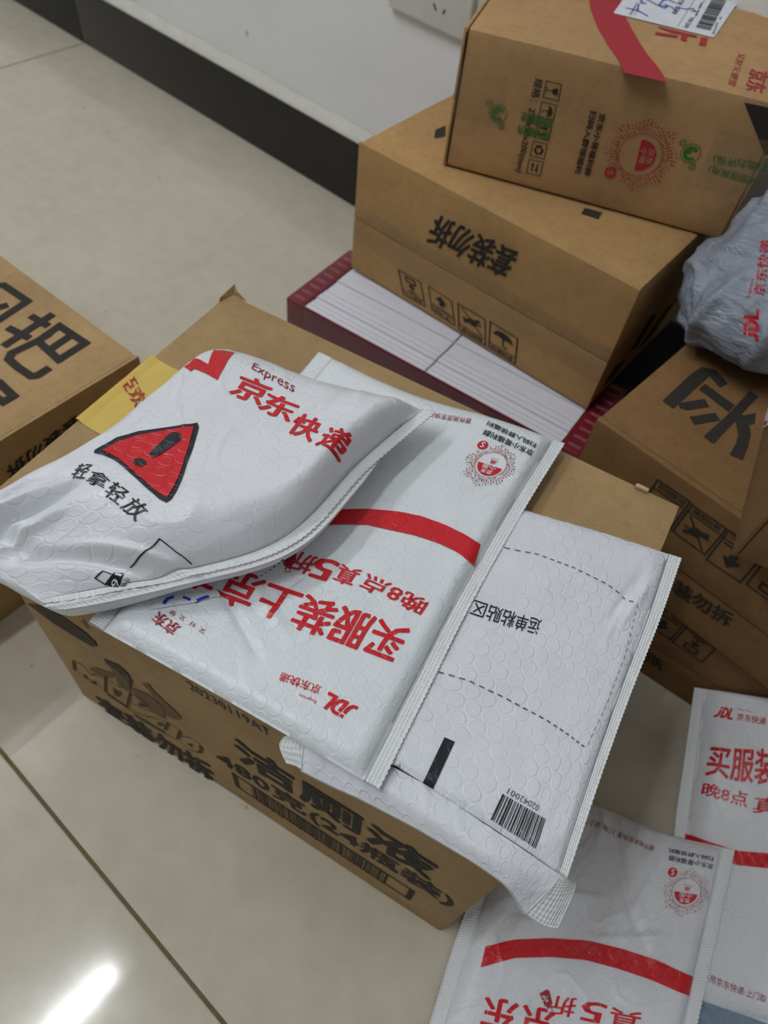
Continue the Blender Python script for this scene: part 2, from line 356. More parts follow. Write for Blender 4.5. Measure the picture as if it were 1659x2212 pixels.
# rough bead of filler along the top of the skirting
V, Fc = [], []; n = 260
for k in range(n + 1):
    x = -2.2 + 3.6 * k / n; wv = .012 + .006 * noise.noise(Vector((x * 9, 1, 0))) + .003 * noise.noise(Vector((x * 40, 4, 0)))
    for y, z in ((YW - .0102, .1012), (YW - .0106, .1030 + .001 * noise.noise(Vector((x * 30, 0, 2)))), (YW - .0062, .1055 + wv * .25), (YW - .0008, .108 + wv)): V.append((x, y, z))
for k in range(n):
    for j in range(3): a = k * 4 + j; Fc.append((a, a + 1, a + 5, a + 4))
struct(obj('trim_1', V, Fc, M_flat('old_filler', (222, 220, 210), .7, .3), smooth=True))
# wall socket
PLAST = M_flat('socket_plastic', (214, 214, 206), .4, .5); HOLE = M_flat('socket_slot_dark', (52, 46, 26), .6, .3)
wp = lambda x, y: CP + ray(x, y) * ((YW - CP[1]) / ray(x, y)[1])
sk = thing('wall_socket', 'white plastic wall socket low on the white wall behind the top box', 'socket', (-.672, YW, .288))
bev_box('socket_plate', (.002, -.009, .0), (.128, -.0002, .086), .003, PLAST, sk, seg=3)
for cx in (.032,):
    pass
for (ax, ay, bx_, by) in ((947, 3, 952, 19), (972, 17, 967, 26)):
    p, q = wp(ax, ay) - np.array([-.672, 0, .288]), wp(bx_, by) - np.array([-.672, 0, .288]); d = (q - p)[[0, 2]]; ln = np.linalg.norm(d); d /= ln; nx = np.array([-d[1], d[0]]) * .0012
    a, b = p[[0, 2]], q[[0, 2]]; pts = [a + nx, b + nx, b - nx, a - nx]
    V = [(v[0], -.0092 - k * 0, v[1]) for k in (0,) for v in pts] + [(v[0], -.0080, v[1]) for v in pts]
    obj('slot', V, [(0, 1, 2, 3)] + [(i, (i + 1) % 4, 4 + (i + 1) % 4, 4 + i) for i in range(4)], HOLE, sk)
# ceiling tubes
def M_em(name, col, st):
    t = NT(name); t.b.inputs['Emission Color'].default_value = col + (1,); t.b.inputs['Emission Strength'].default_value = st; return t.m
EM = M_em('lit_tube_glass', (.93, .97, 1.0), TUBE_W)
def tube(x, y0, y1, label, g):
    z = 2.68; r = thing('fluorescent_lamp', label, 'lamp', (x, (y0 + y1) / 2, 2.75), 0, g); h = (y1 - y0) / 2
    bev_box('housing', (-.03, -h - .02, -.04), (.03, h + .02, 0), .004, PLAST, r)
    bm = bmesh.new(); bmesh.ops.create_cone(bm, cap_ends=True, segments=12, radius1=.014, radius2=.014, depth=2 * h, matrix=Matrix.Translation((0, 0, -.06)) @ Matrix.Rotation(math.pi / 2, 4, 'X'))
    me = bpy.data.meshes.new('tube'); bm.to_mesh(me); bm.free(); me.materials.append(EM); o = bpy.data.objects.new('tube', me); COL.objects.link(o); o.parent = r
    for s_ in (-1, 1): bev_box('end_cap', (-.02, s_ * (h + .008) - .008, -.08), (.02, s_ * (h + .008) + .008, -.035), .003, PLAST, r)
tube(-.69, -1.55, -.33, 'lit white ceiling tube mirrored in the polished floor at lower left', None)
tube(-1.9, -1.1, .1, 'added second ceiling tube, an unseen fill light far to the left', None)  # added lamp, never in view, to brighten the wall and floor
# ================================================================== cartons
AY = .2067
A, AF = carton('dull brown carton with black bottle-count print, under the white mailers', (-.331, .0444, 0), AY, .3708, .2552, .2834, CARD_A, 'top')
# torn corner nub and raised fibres at the back left of the lid
obj('torn_corner', [(0, .243, .2836), (.004, .2565, .2838), (.016, .2565, .2836), (.0015, .262, .2895), (.007, .2575, .2875), (0, .2450, .2865)], [(0, 1, 2), (0, 1, 4, 3, 5), (1, 2, 4)], CARD_A, A)
f = AF['front']; s = S2()
txt_px(f, s, '洁厕液', (519, 1642), (928, 1900), (503, 1589), .05); f.build('product_name', s, INK_K); s = S2()
txt_px(f, s, '480克(24瓶装)', (475, 1649), (972, 1962), (462, 1614), .03); f.build('bottle_count', s, INK_K); s = S2()
# carton bar code block
bx = [(502, 1672), (905, 1945)]; a = f.px(500, 1668); b = f.px(900, 1938); up = f.px(480, 1640) - f.px(492, 1662)
a = f.px(510, 1697); b = f.px(886, 1944); c = f.px(501, 1667); X = b - a; Y = c - a
fr = S2(); fr.poly([(0, 0), (1, 0), (1, .07), (0, .07)]); fr.poly([(0, .93), (1, .93), (1, 1), (0, 1)]); fr.poly([(0, 0), (.028, 0), (.028, 1), (0, 1)]); fr.poly([(.972, 0), (1, 0), (1, 1), (.972, 1)])
r = random.Random(4); x = .11
while x < .87:
    wd = r.choice([.004, .004, .007, .011]); lo_ = -.10 if r.random() < .1 else .0; fr.poly([(x, lo_), (x + wd, lo_), (x + wd, 1), (x, 1)]); x += wd + r.choice([.004, .006, .009])
s.put(fr, a, X, Y); f.build('bar_code', s, INK_K); s = S2()
txt_px(f, s, '套装勿拆', (228, 1545), (462, 1692), (205, 1498), .07)
f.build('printed_lettering', s, INK_K)
s = S2(); txt_px(f, s, '20230119AT', (412, 1487), (588, 1592), (402, 1468), .0); f.build('date_code', s, M_flat('blue_grey_stamp', (50, 62, 74), .7, .2, wear=.1))
Z1 = lambda x, y: (130 + x * .21097, 1380 + y * .21097)
s = S2()
def tr(sh, pts, wd=None, closed=False):
    q = f.q([Z1(*p) for p in pts])
    if wd: sh.stroke(q, wd, closed)
    else: sh.poly(q)
tr(s, [(450, 200), (600, 260), (700, 350), (745, 440), (720, 520), (700, 400), (600, 320), (480, 250)])
tr(s, [(250, 0), (350, 0), (383, 65), (350, 68), (290, 40)])
for p in ([(130, 215), (230, 260), (310, 360), (380, 365), (450, 400)], [(165, 325), (300, 410), (480, 540)], [(480, 400), (590, 480), (640, 490), (720, 545), (860, 630), (930, 680)], [(480, 545), (560, 600), (680, 700), (800, 760), (920, 800)],
          [(930, 790), (900, 800), (960, 800), (1090, 850)], [(1120, 860), (1250, 930)], [(1080, 965), (1200, 1025)], [(1240, 990), (1340, 1010), (1430, 1070)], [(1220, 1040), (1330, 1130), (1420, 1160)], [(700, 630), (800, 690), (900, 730)]):
    tr(s, p, .0011)
for p in ([(128, 210), (160, 250), (165, 325), (135, 300)], [(245, 350), (275, 385), (290, 410), (250, 385)], [(315, 430), (375, 430), (375, 465), (340, 455)], [(455, 375), (478, 395), (480, 545), (455, 530)], [(540, 490), (580, 530), (640, 540), (610, 590), (560, 570)],
          [(710, 545), (735, 560), (700, 705), (672, 700)], [(800, 655), (900, 670), (890, 695), (810, 680)], [(1095, 850), (1125, 865), (1095, 930), (1060, 920)], [(1215, 930), (1250, 955), (1220, 1030), (1185, 1015)], [(1420, 1070), (1470, 1120), (1455, 1170), (1400, 1150), (1440, 1130)], [(990, 850), (1060, 870), (1080, 890), (1010, 880)], [(1300, 1060), (1370, 1080), (1350, 1105)]): tr(s, p)
for p in ([(485, 560), (560, 610), (680, 690)], [(760, 770), (860, 830), (1080, 960)]): tr(s, p, .0045)
s.poly(f.q([(60, 1302), (100, 1308), (150, 1340), (190, 1368), (211, 1394), (200, 1395), (160, 1372), (110, 1340)]))
s.stroke(f.q([(172, 1338), (192, 1356), (180, 1336)]), .0012)
f.build('printed_emblem', s, INK_K2)
s = S2()
for p in ([(480, 240), (600, 330), (700, 430), (735, 500), (725, 540), (600, 470), (540, 330)], [(300, 300), (380, 290), (450, 320), (550, 350), (540, 400), (440, 380), (330, 330)], [(840, 460), (900, 450), (960, 530), (1090, 650), (1180, 730), (1245, 810), (1210, 830), (1100, 790), (1060, 700), (960, 590), (900, 510)],
          [(740, 500), (900, 560), (1060, 700), (1080, 820), (930, 740), (780, 600)]): tr(s, p)
f.build('printed_animal', s, M_flat('pale_grey_print', (104, 86, 62), .8, .2, wear=.08), off=.0004)
# yellow tape over the left end of A
YT = M_flat('yellow_paper_tape', (214, 184, 92), .38, .4)
ft = AF['top']
def patch(name, root_face, fn, nu, nv, mat, th=.0002):
    c, sn = math.cos(-root_face.root.rotation_euler[2]), math.sin(-root_face.root.rotation_euler[2]); L = np.array(root_face.root.location)
    V, UV = [], []
    for j in range(nv + 1):
        for i in range(nu + 1):
            P = np.array(fn(i / nu, j / nv)) ; V.append(P); UV.append((i / nu, j / nv))
    F = [(j * (nu + 1) + i, j * (nu + 1) + i + 1, (j + 1) * (nu + 1) + i + 1, (j + 1) * (nu + 1) + i) for j in range(nv) for i in range(nu)]
    return obj(name, V, F, mat, root_face.root, uv=UV, smooth=True)
def ytape(u, v):
    y = .092 + v * .075 + .001 * math.sin(u * 30); sx_ = -.040 + u * .36
    if sx_ < -.003: x = -.0012 - .001 * abs(noise.noise(Vector((v * 5, u * 40, 0)))); z = .2834 + sx_ + .003
    elif sx_ < .003: a = (sx_ + .003) / .006 * math.pi / 2; x = -.0022 + .0042 * (1 - math.cos(a)); z = .2828 + .0022 * math.sin(a) + .0008
    else: x = sx_; z = .2838 + .0005 * abs(noise.noise(Vector((u * 60, v * 6, 0))))
    return (x, y, z)
yt = patch('yellow_tape', ft, ytape, 160, 10, YT)
s = S2(); txt_px(ft, s, '加固', (285, 880), (308, 815), (262, 862), .03)
s2_ = S2(); txt_px(ft, s2_, '臣欢', (258, 826), (292, 886), (286, 806), .0); ft.build('red_tape_lettering', s2_, INK_R, off=.0016)
obj('staple', *(lambda P: ([tuple(p) for p in P], [(0, 1, 3, 2), (2, 3, 5, 4)]))([(.018, .128, .2846), (.0195, .1285, .2846), (.026, .122, .2860), (.0275, .1225, .2860), (.034, .112, .2846), (.0355, .1125, .2846)]), M_flat('steel', (190, 190, 185), .25, .5, metal=1), A)
# pale splinter of torn liner on the back edge
P0 = AF['top'].px(1395, 1063)
bev_box('torn_liner_curl', (P0[0] - .008, P0[1] - .0018, .2834), (P0[0] + .001, P0[1] + .0012, .2862), .001, M_flat('torn_liner', (196, 172, 132), .8, .2), A, wob=.001, sub=2)

# D, left
D, DF = carton('tan carton at the left edge with large black characters on its lid', (0, 0, 0), 0, .34, .30, .2, CARD_D, 'right')
p = at(300, 770, .2); q = at(0, 548, .2); dy = math.atan2(p[1] - q[1], p[0] - q[0]); LD, WD = .34, .30
org = p[:2] - np.array([math.cos(dy), math.sin(dy)]) * LD - np.array([-math.sin(dy), math.cos(dy)]) * WD
D.location = (org[0], org[1], 0); D.rotation_euler[2] = dy
X = np.array([math.cos(dy), math.sin(dy), 0]); Y = np.array([-X[1], X[0], 0]); Z = np.array([0, 0, 1.]); P = np.array([org[0], org[1], 0])
DF = {'top': Face(D, P + Z * .2, X, Y, Z), 'right': Face(D, P + X * LD, Y, Z, X)}
f = DF['top']; Z2 = lambda x, y: (x * .3617, 500 + y * .3617); s = S2()
def q2(*pts): return f.q([Z2(*p) for p in pts])
# broad strokes of the last character, traced on the lid
for pl in ([(238, 648), (355, 566), (510, 668), (352, 768), (225, 655)], [(432, 617), (300, 705)], [(300, 612), (225, 655), (70, 728), (52, 765), (110, 815), (185, 865), (222, 862), (298, 815)], [(318, 495), (20, 688)], [(182, 505), (290, 568)], [(45, 575), (178, 640)]):
    s.stroke(q2(*pl), .0074)
f.build('printed_character', s, INK_K); s = S2()
for pl in ([(-30, 330), (20, 322), (165, 418), (-20, 540)], [(-20, 460), (50, 440)], [(-15, 895), (80, 985), (20, 1020), (-30, 990)]): s.stroke(q2(*pl), .0074)
f.build('printed_characters', s, INK_K)
f = DF['right']; s = S2(); txt_px(f, s, '套装勿拆', (166, 893), (10, 1012), (178, 925), .06); f.build('printed_lettering', s, INK_K)

# C slipcase with books
cy = math.atan2(.485 - .443, -.146 + .478); cy = .125
CO = at(618, 640, .1526); CO = np.array([CO[0], CO[1], 0]); CL, CW, CH = .352, .115, .1510
MAR = M_flat('maroon_board', (112, 20, 36), .28, .5); MARF = M_flat('maroon_board_side', (98, 18, 40), .25, .5)
Cc = thing('slipcase', 'shrink-wrapped maroon slipcase full of books, under the carton stack', 'case', tuple(CO), cy)
b_ = .022
bev_box('end_panel', (0, 0, 0), (b_, CW, CH), .002, MAR, Cc); bev_box('end_panel', (CL - b_, 0, 0), (CL, CW, CH), .002, MAR, Cc)
bev_box('side_panel', (b_, 0, 0), (CL - b_, .0025, CH), .001, MARF, Cc); bev_box('side_panel', (b_, CW - .0025, 0), (CL - b_, CW, CH), .001, MARF, Cc); bev_box('base_panel', (b_, .0025, 0), (CL - b_, CW - .0025, .003), .0008, MARF, Cc)
for k in range(9):
    for x0 in (.005, CL - b_ + .005):
        y = .008 + k * .0125; obj('shrink_rib', [(x0, y, CH), (x0 + .013, y, CH), (x0 + .013, y + .002, CH + .0012), (x0, y + .002, CH + .0012), (x0 + .013, y + .004, CH), (x0, y + .004, CH)], [(0, 1, 2, 3), (3, 2, 4, 5)], FILM, Cc, smooth=True)
patch('shrink_film', Face(Cc, CO, (math.cos(cy), math.sin(cy), 0), (-math.sin(cy), math.cos(cy), 0), (0, 0, 1)),
      lambda u, v: (CL * u, -.0012 - .0012 * abs(noise.noise(Vector((u * 14, v * 4, 0)))), CH * (1 - v * .9)), 60, 8, FILM)
PAGE = None
t = NT('book_page_edges', .75, .2); c_ = t.n('ShaderNodeTexCoord').outputs['Object']; sp = t.n('ShaderNodeSeparateXYZ'); t.l(c_, sp.inputs[0])
cb = t.n('ShaderNodeCombineXYZ'); t.l(t.math('MULTIPLY', sp.outputs[1], 1.0), cb.inputs[1]); t.l(t.math('MULTIPLY', sp.outputs[0], .004), cb.inputs[0])
t.l(t.ramp(t.noise(cb.outputs[0], 2200, 2), [(.3, s2l((205, 203, 212))), (.6, s2l((228, 227, 234)))]), t.b.inputs['Base Color']); PAGE = t.m
COVER = M_flat('white_book_cover', (214, 213, 220), .5, .4)
ths = [.007, .0065, .0075, .007, .008, .021, .024, .026]
for col in range(2):
    y = .003; x0 = b_ + .0004 + col * (CL - 2 * b_) / 2; x1 = x0 + (CL - 2 * b_) / 2 - .0012
    for k, th in enumerate(ths):
        o = thing('book', '%s white-edged book from the open side of the slipcase, in its %s row' % (('first', 'second', 'third', 'fourth', 'fifth', 'sixth', 'seventh', 'last')[k], ('left', 'right')[col]), 'book',
                  tuple(CO + np.array([math.cos(cy) * x0 - math.sin(cy) * y, math.sin(cy) * x0 + math.cos(cy) * y, .0035])), cy, 'books in the maroon slipcase')
        hz = CH - .0045 - .0006 * ((k * 7 + col * 3) % 3)
        bev_box('pages', (.0005, .0005, 0), (x1 - x0 - .0005, th - .0005, hz - .0006), 0, PAGE, o, smooth=False)
        for yy in (0, th - .0004): bev_box('cover', (0, yy, 0), (x1 - x0, yy + .0004, hz), 0, COVER, o, smooth=False)
        y += th + .00015
# B
B, BF = carton('carton with its black-printed taped flap side facing out, resting on the slipcase', (-.4621, .5275, .1530), .0367, .3089, .20, .1415, CARD_B, 'front', seam=.43)
f = BF['front']; s = S2()
txt_px(f, s, '套装勿拆', (1126, 545), (946, 462), (1090, 602), .05)
f.build('printed_lettering', s, INK_K)
s = S2()
K = [((872, 635), (919, 662), (861, 582), 'glass', '小心轻放'), ((934, 670), (983, 703), (926, 617), 'arrow', '向上'), ((992, 711), (1049, 746), (990, 655), 'nostep', '请勿踩踏'), ((1056, 749), (1113, 786), (1060, 694), 'umbrella', '防潮防湿')]
for a, b, c, k, lb in K: put_px(f, s, ic(k, lab=lb), a, b, c, 1, 1.28)
f.build('printed_symbols', s, INK_K)
n = 34; xa = np.linspace(.0, .3089, n)
strip('clear_tape', f, [(x, .036 + .002 * noise.noise(Vector((x * 30, 0, 0)))) for x in xa], [(x, .077 + .004 * noise.noise(Vector((x * 20, 3, 0)))) for x in xa], CLEARTAPE, .0012, 1)
strip('tape_crease', f, [(x, .064 + .005 * noise.noise(Vector((x * 16, 5, 0)))) for x in xa], [(x, .0652 + .005 * noise.noise(Vector((x * 16, 5.1, 0)))) for x in xa], CLEARTAPE, .0022, 2)
fr_ = BF['right']; strip('clear_tape', fr_, [(x, .036) for x in np.linspace(0, .07, 8)], [(x, .077) for x in np.linspace(0, .07, 8)], CLEARTAPE, .0012, 5)
s = S2(); s.poly([(.09, .02), (.12, .02), (.16, .05), (.13, .05)]); s.poly([(.06, .035), (.08, .03), (.10, .06), (.08, .07)]); s.poly([(.02, .015), (.05, .015), (.06, .03), (.03, .035)]); fr_.build('printed_characters', s, INK_K)
f = BF['top']; s = S2(); s.poly(f.q([(1263, 450), (1301, 460), (1292, 474), (1255, 462)])); s.poly(f.q([(940, 282), (962, 272), (962, 296), (938, 300)])); f.build('printed_bar', s, INK_K)
# T
T, TF = carton('topmost carton with red curved band, shipping label and green recycling print', (-.3821, .5575, .2962), .3935, .2655, .185, .1165, CARD_T, 'left')
f = TF['front']
s = S2(); txt_px(f, s, '规格：270x90x200(mm)', (1153, 166), (1111, 369), (1174, 171), .02); f.build('size_print', s, INK_K); s = S2()
Z3 = lambda x, y: (1100 + x * .14466, 140 + y * .14466)
for i, (a, b, c, k) in enumerate([((553, 235), (505, 480), (785, 290), 'glass'), ((487, 548), (440, 775), (710, 602), 'umbrella'), ((425, 850), (378, 1075), (640, 900), 'up2'), ((360, 1130), (315, 1350), (570, 1185), 'recycle'), ((300, 1405), (255, 1610), (508, 1450), 'swap')]):
    put_px(f, s, ic(k, True), Z3(*a), Z3(*b), Z3(*c))
txt_px(f, s, '京东小哥福利群', Z3(1350, 715), Z3(1115, 1640), Z3(1450, 735), .05); txt_px(f, s, '扫码入群领福利', Z3(1215, 670), Z3(975, 1600), Z3(1315, 690), .05)
s.poly(f.q([(1608, 221), (1700, 240), (1690, 345), (1652, 333)]))
f.build('black_print', s, INK_K)
s = S2(); s.poly([(.0022, .004), (.0034, .004), (.0034, .1135), (.0022, .1135)]); s.poly([(.2612, .004), (.2620, .004), (.2620, .07), (.2612, .09)]); f.build('board_gap', s, EDGE)
s = S2(); a, b, c = f.px(1383, 335), f.px(1368, 403), f.px(1460, 345); R = np.linalg.norm(b - a)
ang = f.px(1300, 250) - f.px(1278, 365); dx_ = -(ang / np.linalg.norm(ang)); up_ = np.array([dx_[1] * -1, dx_[0]])
s.put(sunburst(3), a, dx_ * R * 1.12, up_ * R * 1.12)
hd = S2().disc((0, 0), .46, 24, math.pi, 2 * math.pi); s2x = S2(); s.put(S2().disc((0, 0), .47, 30, math.radians(-8), math.radians(188)), a, dx_ * R, up_ * R)
s.add(*(lambda q: (q.V, q.F))(S2().disc(tuple(f.px(1319, 372)), R * .19, 20)))
f.build('red_print', s, INK_R)
s = S2(); s.put(S2().text('京东', -.24, .22, .24, .40, .03).text('小哥', -.24, 0, .24, .18, .03), a, dx_ * R, up_ * R); s.put(S2().text('S', -.07, -.09, .07, .09, .01), f.px(1319, 372), dx_ * R, up_ * R)
f.build('tan_lettering', s, CARD_T, off=.0007)
s = S2(); txt_px(f, s, '同助力环保）', (1659, 352), (1542, 333), (1656, 372), .04); txt_px(f, s, '装回收再用）', (1640, 385), (1535, 354), (1632, 402), .04)
txt_px(f, s, '包装回收再用', (1128, 240), (1196, 256), (1124, 262), .04); txt_px(f, s, '共同助力环', (1120, 268), (1190, 282), (1116, 288), .04)
for c0, r0 in (((1492, 331), .0062), ((1076, 245), .0062)):
    c = f.px(*c0); s.ring(tuple(c), r0 * 1.25, .0006, 24); s.ring(tuple(c), r0 * .75, r0 * .45, 16, .6, 5.6); s.disc((c[0] - r0 * .4, c[1] + r0 * .3), r0 * .45, 10)
    for sx_, sy in ((-1.5, 1.1), (.9, -1.6)): s.ring((c[0] + sx_ * r0, c[1] + sy * r0), r0 * .4, .0006, 10); s.stroke([(c[0] + sx_ * r0 - .002, c[1] + sy * r0 - .002), (c[0] + sx_ * r0 + .002, c[1] + sy * r0 + .002)], .0006)
f.build('green_print', s, INK_G, off=.0006)
n = 20; xa = np.linspace(.0, .045, n); strip('clear_tape', f, [(x, .046) for x in xa], [(x, .088 + .002 * math.sin(x * 90)) for x in xa], CLEARTAPE, .001, 4, .001); strip('clear_tape', f, [(.2655 - x, .040) for x in xa], [(.2655 - x, .09) for x in xa], CLEARTAPE, .001, 8, .001)
f = TF['top']; s = S2()
L1 = [(1270, -12), (1275, 20), (1290, 60), (1310, 95), (1335, 130), (1347, 158)]; L2 = [(1337, -10), (1345, 18), (1352, 40), (1370, 75), (1395, 115), (1422, 148), (1442, 180)]
def resamp(L, n):
    L = np.array(L, float); u = np.linspace(0, len(L) - 1, n); return [tuple(np.array([np.interp(q, range(len(L)), L[:, k]) for k in (0, 1)])) for q in u]
s.quads(f.q(resamp(L1, 16)), f.q(resamp(L2, 16)))
Z4 = lambda x, y: (1320 + x * .20434, y * .20434)
for p in ([(470, 345), (710, 380), (695, 405), (460, 370)], [(500, 285), (910, 385), (905, 405), (640, 350), (500, 300)], [(740, 370), (810, 375), (795, 445), (730, 430)], [(950, 400), (1020, 410), (998, 495), (925, 480)]): s.poly(f.q([Z4(*q) for q in p]))
txt_px(f, s, '又好又便宜', (1594, 114), (1571, 184), (1610, 119), .0); txt_px(f, s, '京东', (1621, 150), (1608, 195), (1662, 158), .04)
f.build('red_print', s, INK_R)
# shipping label
LAB = M_flat('label_paper', (226, 229, 236), .45, .4)
q = f.q([(1324, 30), (1352, -8), (1603, -8), (1541, 83)]); cx = sum(q) / 4; s = S2(); pts = []
for i in range(4):
    p0, p1, p2 = q[i - 1], q[i], q[(i + 1) % 4]; d1 = (p0 - p1) / np.linalg.norm(p0 - p1); d2 = (p2 - p1) / np.linalg.norm(p2 - p1)
    for k in range(5): u = k / 4; pts.append(p1 + d1 * .002 * (1 - u) ** 2 + d2 * .002 * u ** 2)
lb = thing('shipping_label', 'white shipping label with bar code and blue pen marks, stuck on the topmost carton', 'label', TF['top'].O, .3935)
fl_ = Face(lb, f.O, f.X, f.Y, f.N); s.poly(pts)
ps = [fl_.O + v[0] * fl_.X + v[1] * fl_.Y for v in s.V]
lo_ = S2(); lo_.add(s.V, s.F); fl_.build('paper', lo_, LAB, off=.0007)
s = S2(); Z4b = lambda p: f.px(*Z4(*p))
a, b, c = Z4b((1045, 335)), Z4b((1230, -10)), Z4b((890, 300)); r = random.Random(9); x = 0
while x < .98: wd = r.choice([.004, .008, .014]); s.put(S2().poly([(x, 0), (x + wd, 0), (x + wd, 1), (x, 1)]), a, b - a, c - a); x += wd + r.choice([.005, .008, .012])
for st, p0, p1, p2 in (('LK-230', (770, 20), (690, 165), (715, 10)), ('WZ-001', (755, 305), (830, 200), (800, 310)), ('收件 通知', (880, 180), (940, 40), (905, 185)), ('寄件信息', (1060, 370), (1110, 250), (1085, 375)), ('已验视', (1130, 220), (1150, 190), (1150, 225)), ('运费到付', (185, 170), (260, 40), (210, 175))): s.textv(st, Z4b(p0), Z4b(p1), Z4b(p2) - Z4b(p0), .01)
for p0, p1 in (((700, 290), (890, -10)), ((800, 315), (1000, -10)), ((240, 175), (330, -10))): s.stroke([Z4b(p0), Z4b(p1)], .0003)
fl_.build('label_print', s, INK_K, off=.0010)
s = S2()
for p in ([(150, 95), (270, 120), (385, 185)], [(285, 60), (275, 135)], [(300, 5), (330, 40), (365, 50), (300, 45)], [(360, 0), (470, 60), (560, 100), (590, 80), (500, 70), (540, 20), (600, 5), (640, 30), (680, 45)], [(560, 60), (640, 90), (670, 125), (700, 90), (780, 110), (860, 105), (890, 135), (840, 130)]): s.stroke([Z4b(q) for q in p], .0014)
fl_.build('pen_marks', s, M_flat('blue_pen_ink', (34, 62, 178), .4, .4), off=.0012)

# F then E, right hand stack
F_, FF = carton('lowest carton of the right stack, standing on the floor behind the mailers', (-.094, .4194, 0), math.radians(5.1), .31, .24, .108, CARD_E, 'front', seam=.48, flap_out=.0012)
f = FF['front']; s = S2()
Z5 = lambda x, y: (1380 + x * .18538, 1150 + y * .18538)
put_px(f, s, ic('glass', lab='小心轻放'), Z5(945, 1300), Z5(590, 1060), Z5(735, 1510), 1, 1.28); put_px(f, s, ic('arrow', lab='向上'), Z5(560, 1030), Z5(230, 820), Z5(370, 1245), 1, 1.28)
txt_px(f, s, '套装勿拆', Z5(-260, 1210), Z5(260, 1620), Z5(-240, 1090), .05)
f.build('printed_symbols', s, INK_K)
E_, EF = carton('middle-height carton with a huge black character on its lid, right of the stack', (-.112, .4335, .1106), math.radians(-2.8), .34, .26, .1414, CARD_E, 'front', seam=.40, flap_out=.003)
f = EF['front']; s = S2()
Z6 = lambda x, y: (1150 + x * .3068, 950 + y * .3068)
put_px(f, s, ic('umbrella', lab='防潮防湿'), Z6(1115, 435), Z6(885, 278), Z6(960, 640), 1, 1.28)
put_px(f, s, ic('nostep', lab='请勿踩踏'), Z6(1370, 625), Z6(1130, 455), Z6(1215, 805), 1, 1.28)
put_px(f, s, ic('arrow', lab='向上'), Z6(1640, 800), Z6(1385, 635), Z6(1465, 1000), 1, 1.28)
put_px(f, s, ic('glass', lab='小心轻放'), Z6(1900, 990), Z6(1660, 820), Z6(1735, 1180), 1, 1.28)
f.build('printed_symbols', s, INK_K)
s = S2(); txt_px(f, s, '套装勿拆', Z6(840, 1000), Z6(1370, 1340), Z6(870, 905), .05); f.build('printed_lettering', s, INK_K, off=-.0024)
f = EF['top']; s = S2(); Z7 = lambda x, y: (1480 + x * .21697, 780 + y * .21697); q7 = lambda *p: f.q([Z7(*q) for q in p])
s.poly(q7((-230, 400), (60, 130), (150, 70), (240, 150), (-120, 480))); s.poly(q7((150, 60), (300, 90), (420, 225), (345, 268), (240, 150)))
s.poly(q7((0, 410), (190, 380), (240, 460), (10, 495), (-60, 470), (-70, 425))); s.poly(q7((40, 560), (298, 518), (345, 595), (90, 640)))
s.poly(q7((195, 230), (490, 445), (430, 510), (135, 285))); s.poly(q7((640, 300), (725, 360), (560, 530), (280, 830), (180, 755), (440, 520)))
s.poly(q7((430, 510), (560, 530), (640, 660), (650, 740), (620, 860), (570, 988), (440, 935), (500, 830), (525, 740), (500, 610))); s.poly(q7((570, 548), (700, 520), (690, 625), (630, 640)))
f.build('printed_character', s, INK_K)
nv = thing('folded_bag', 'dark navy bag wedged between the maroon slipcase and the right-hand cartons, with added dark filler behind', 'bag', (-.121, .44, 0), math.radians(3))
NV = M_flat('dark_navy_film', (20, 20, 36), .4, .4)
bev_box('film', (0, 0, 0), (.016, .20, .100), .005, NV, nv, wob=.001, sub=5)
bev_box('dark_filler', (-.100, .185, 0), (.014, .345, .118), .012, NV, nv, wob=.004, sub=6)  # added dark block that stands in for the shade behind the slipcase
# J on top of E
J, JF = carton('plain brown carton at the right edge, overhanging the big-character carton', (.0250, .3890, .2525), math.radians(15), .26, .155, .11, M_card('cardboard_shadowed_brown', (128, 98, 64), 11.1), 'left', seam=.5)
f = JF['left']; lb2 = thing('shipping_label', 'sliver of a white label with red print on the carton at the right edge', 'label', f.O, math.radians(15))
fj = Face(lb2, f.O, f.X, f.Y, f.N); s = S2(); s.poly([fj.px(*p) for p in ((1652, 925), (1650, 918), (1656, 890), (1662, 860), (1700, 840), (1690, 900))]); fj.build('paper', s, LAB, off=.0008)
s = S2(); s.poly([fj.px(*p) for p in ((1652, 918), (1657, 908), (1660, 912), (1655, 922))]); fj.build('label_print', s, INK_R, off=.0011)
# ================================================================== bubble mailers
def curve(pts):
    P = np.array([at(*p) for p in pts]); n = len(P); E0, E1 = 2 * P[0] - P[1], 2 * P[-1] - P[-2]; Q = np.vstack([E0, P, E1])
    def f(s):
        x = np.clip(s, -.15, 1.15) * (n - 1); i = np.clip(np.floor(x).astype(int), 0, n - 2); u = (x - i)[:, None]
        p0, p1, p2, p3 = Q[i], Q[i + 1], Q[i + 2], Q[i + 3]
        return .5 * ((2 * p1) + (-p0 + p2) * u + (2 * p0 - 5 * p1 + 4 * p2 - p3) * u * u + (-p0 + 3 * p1 - 3 * p2 + p3) * u ** 3)
    return f
def pj(P):
    q = (P - CP) @ CR; return np.stack([IW / 2 + F_PX * q[:, 0] / -q[:, 2], IH / 2 - F_PX * q[:, 1] / -q[:, 2]], 1)
def rmp(x): x = np.clip(x, 0, 1); return (1 - (1 - x) ** 2) ** .75
def sst(x, a, b): x = np.clip((x - a) / (b - a), 0, 1); return x * x * (3 - 2 * x)
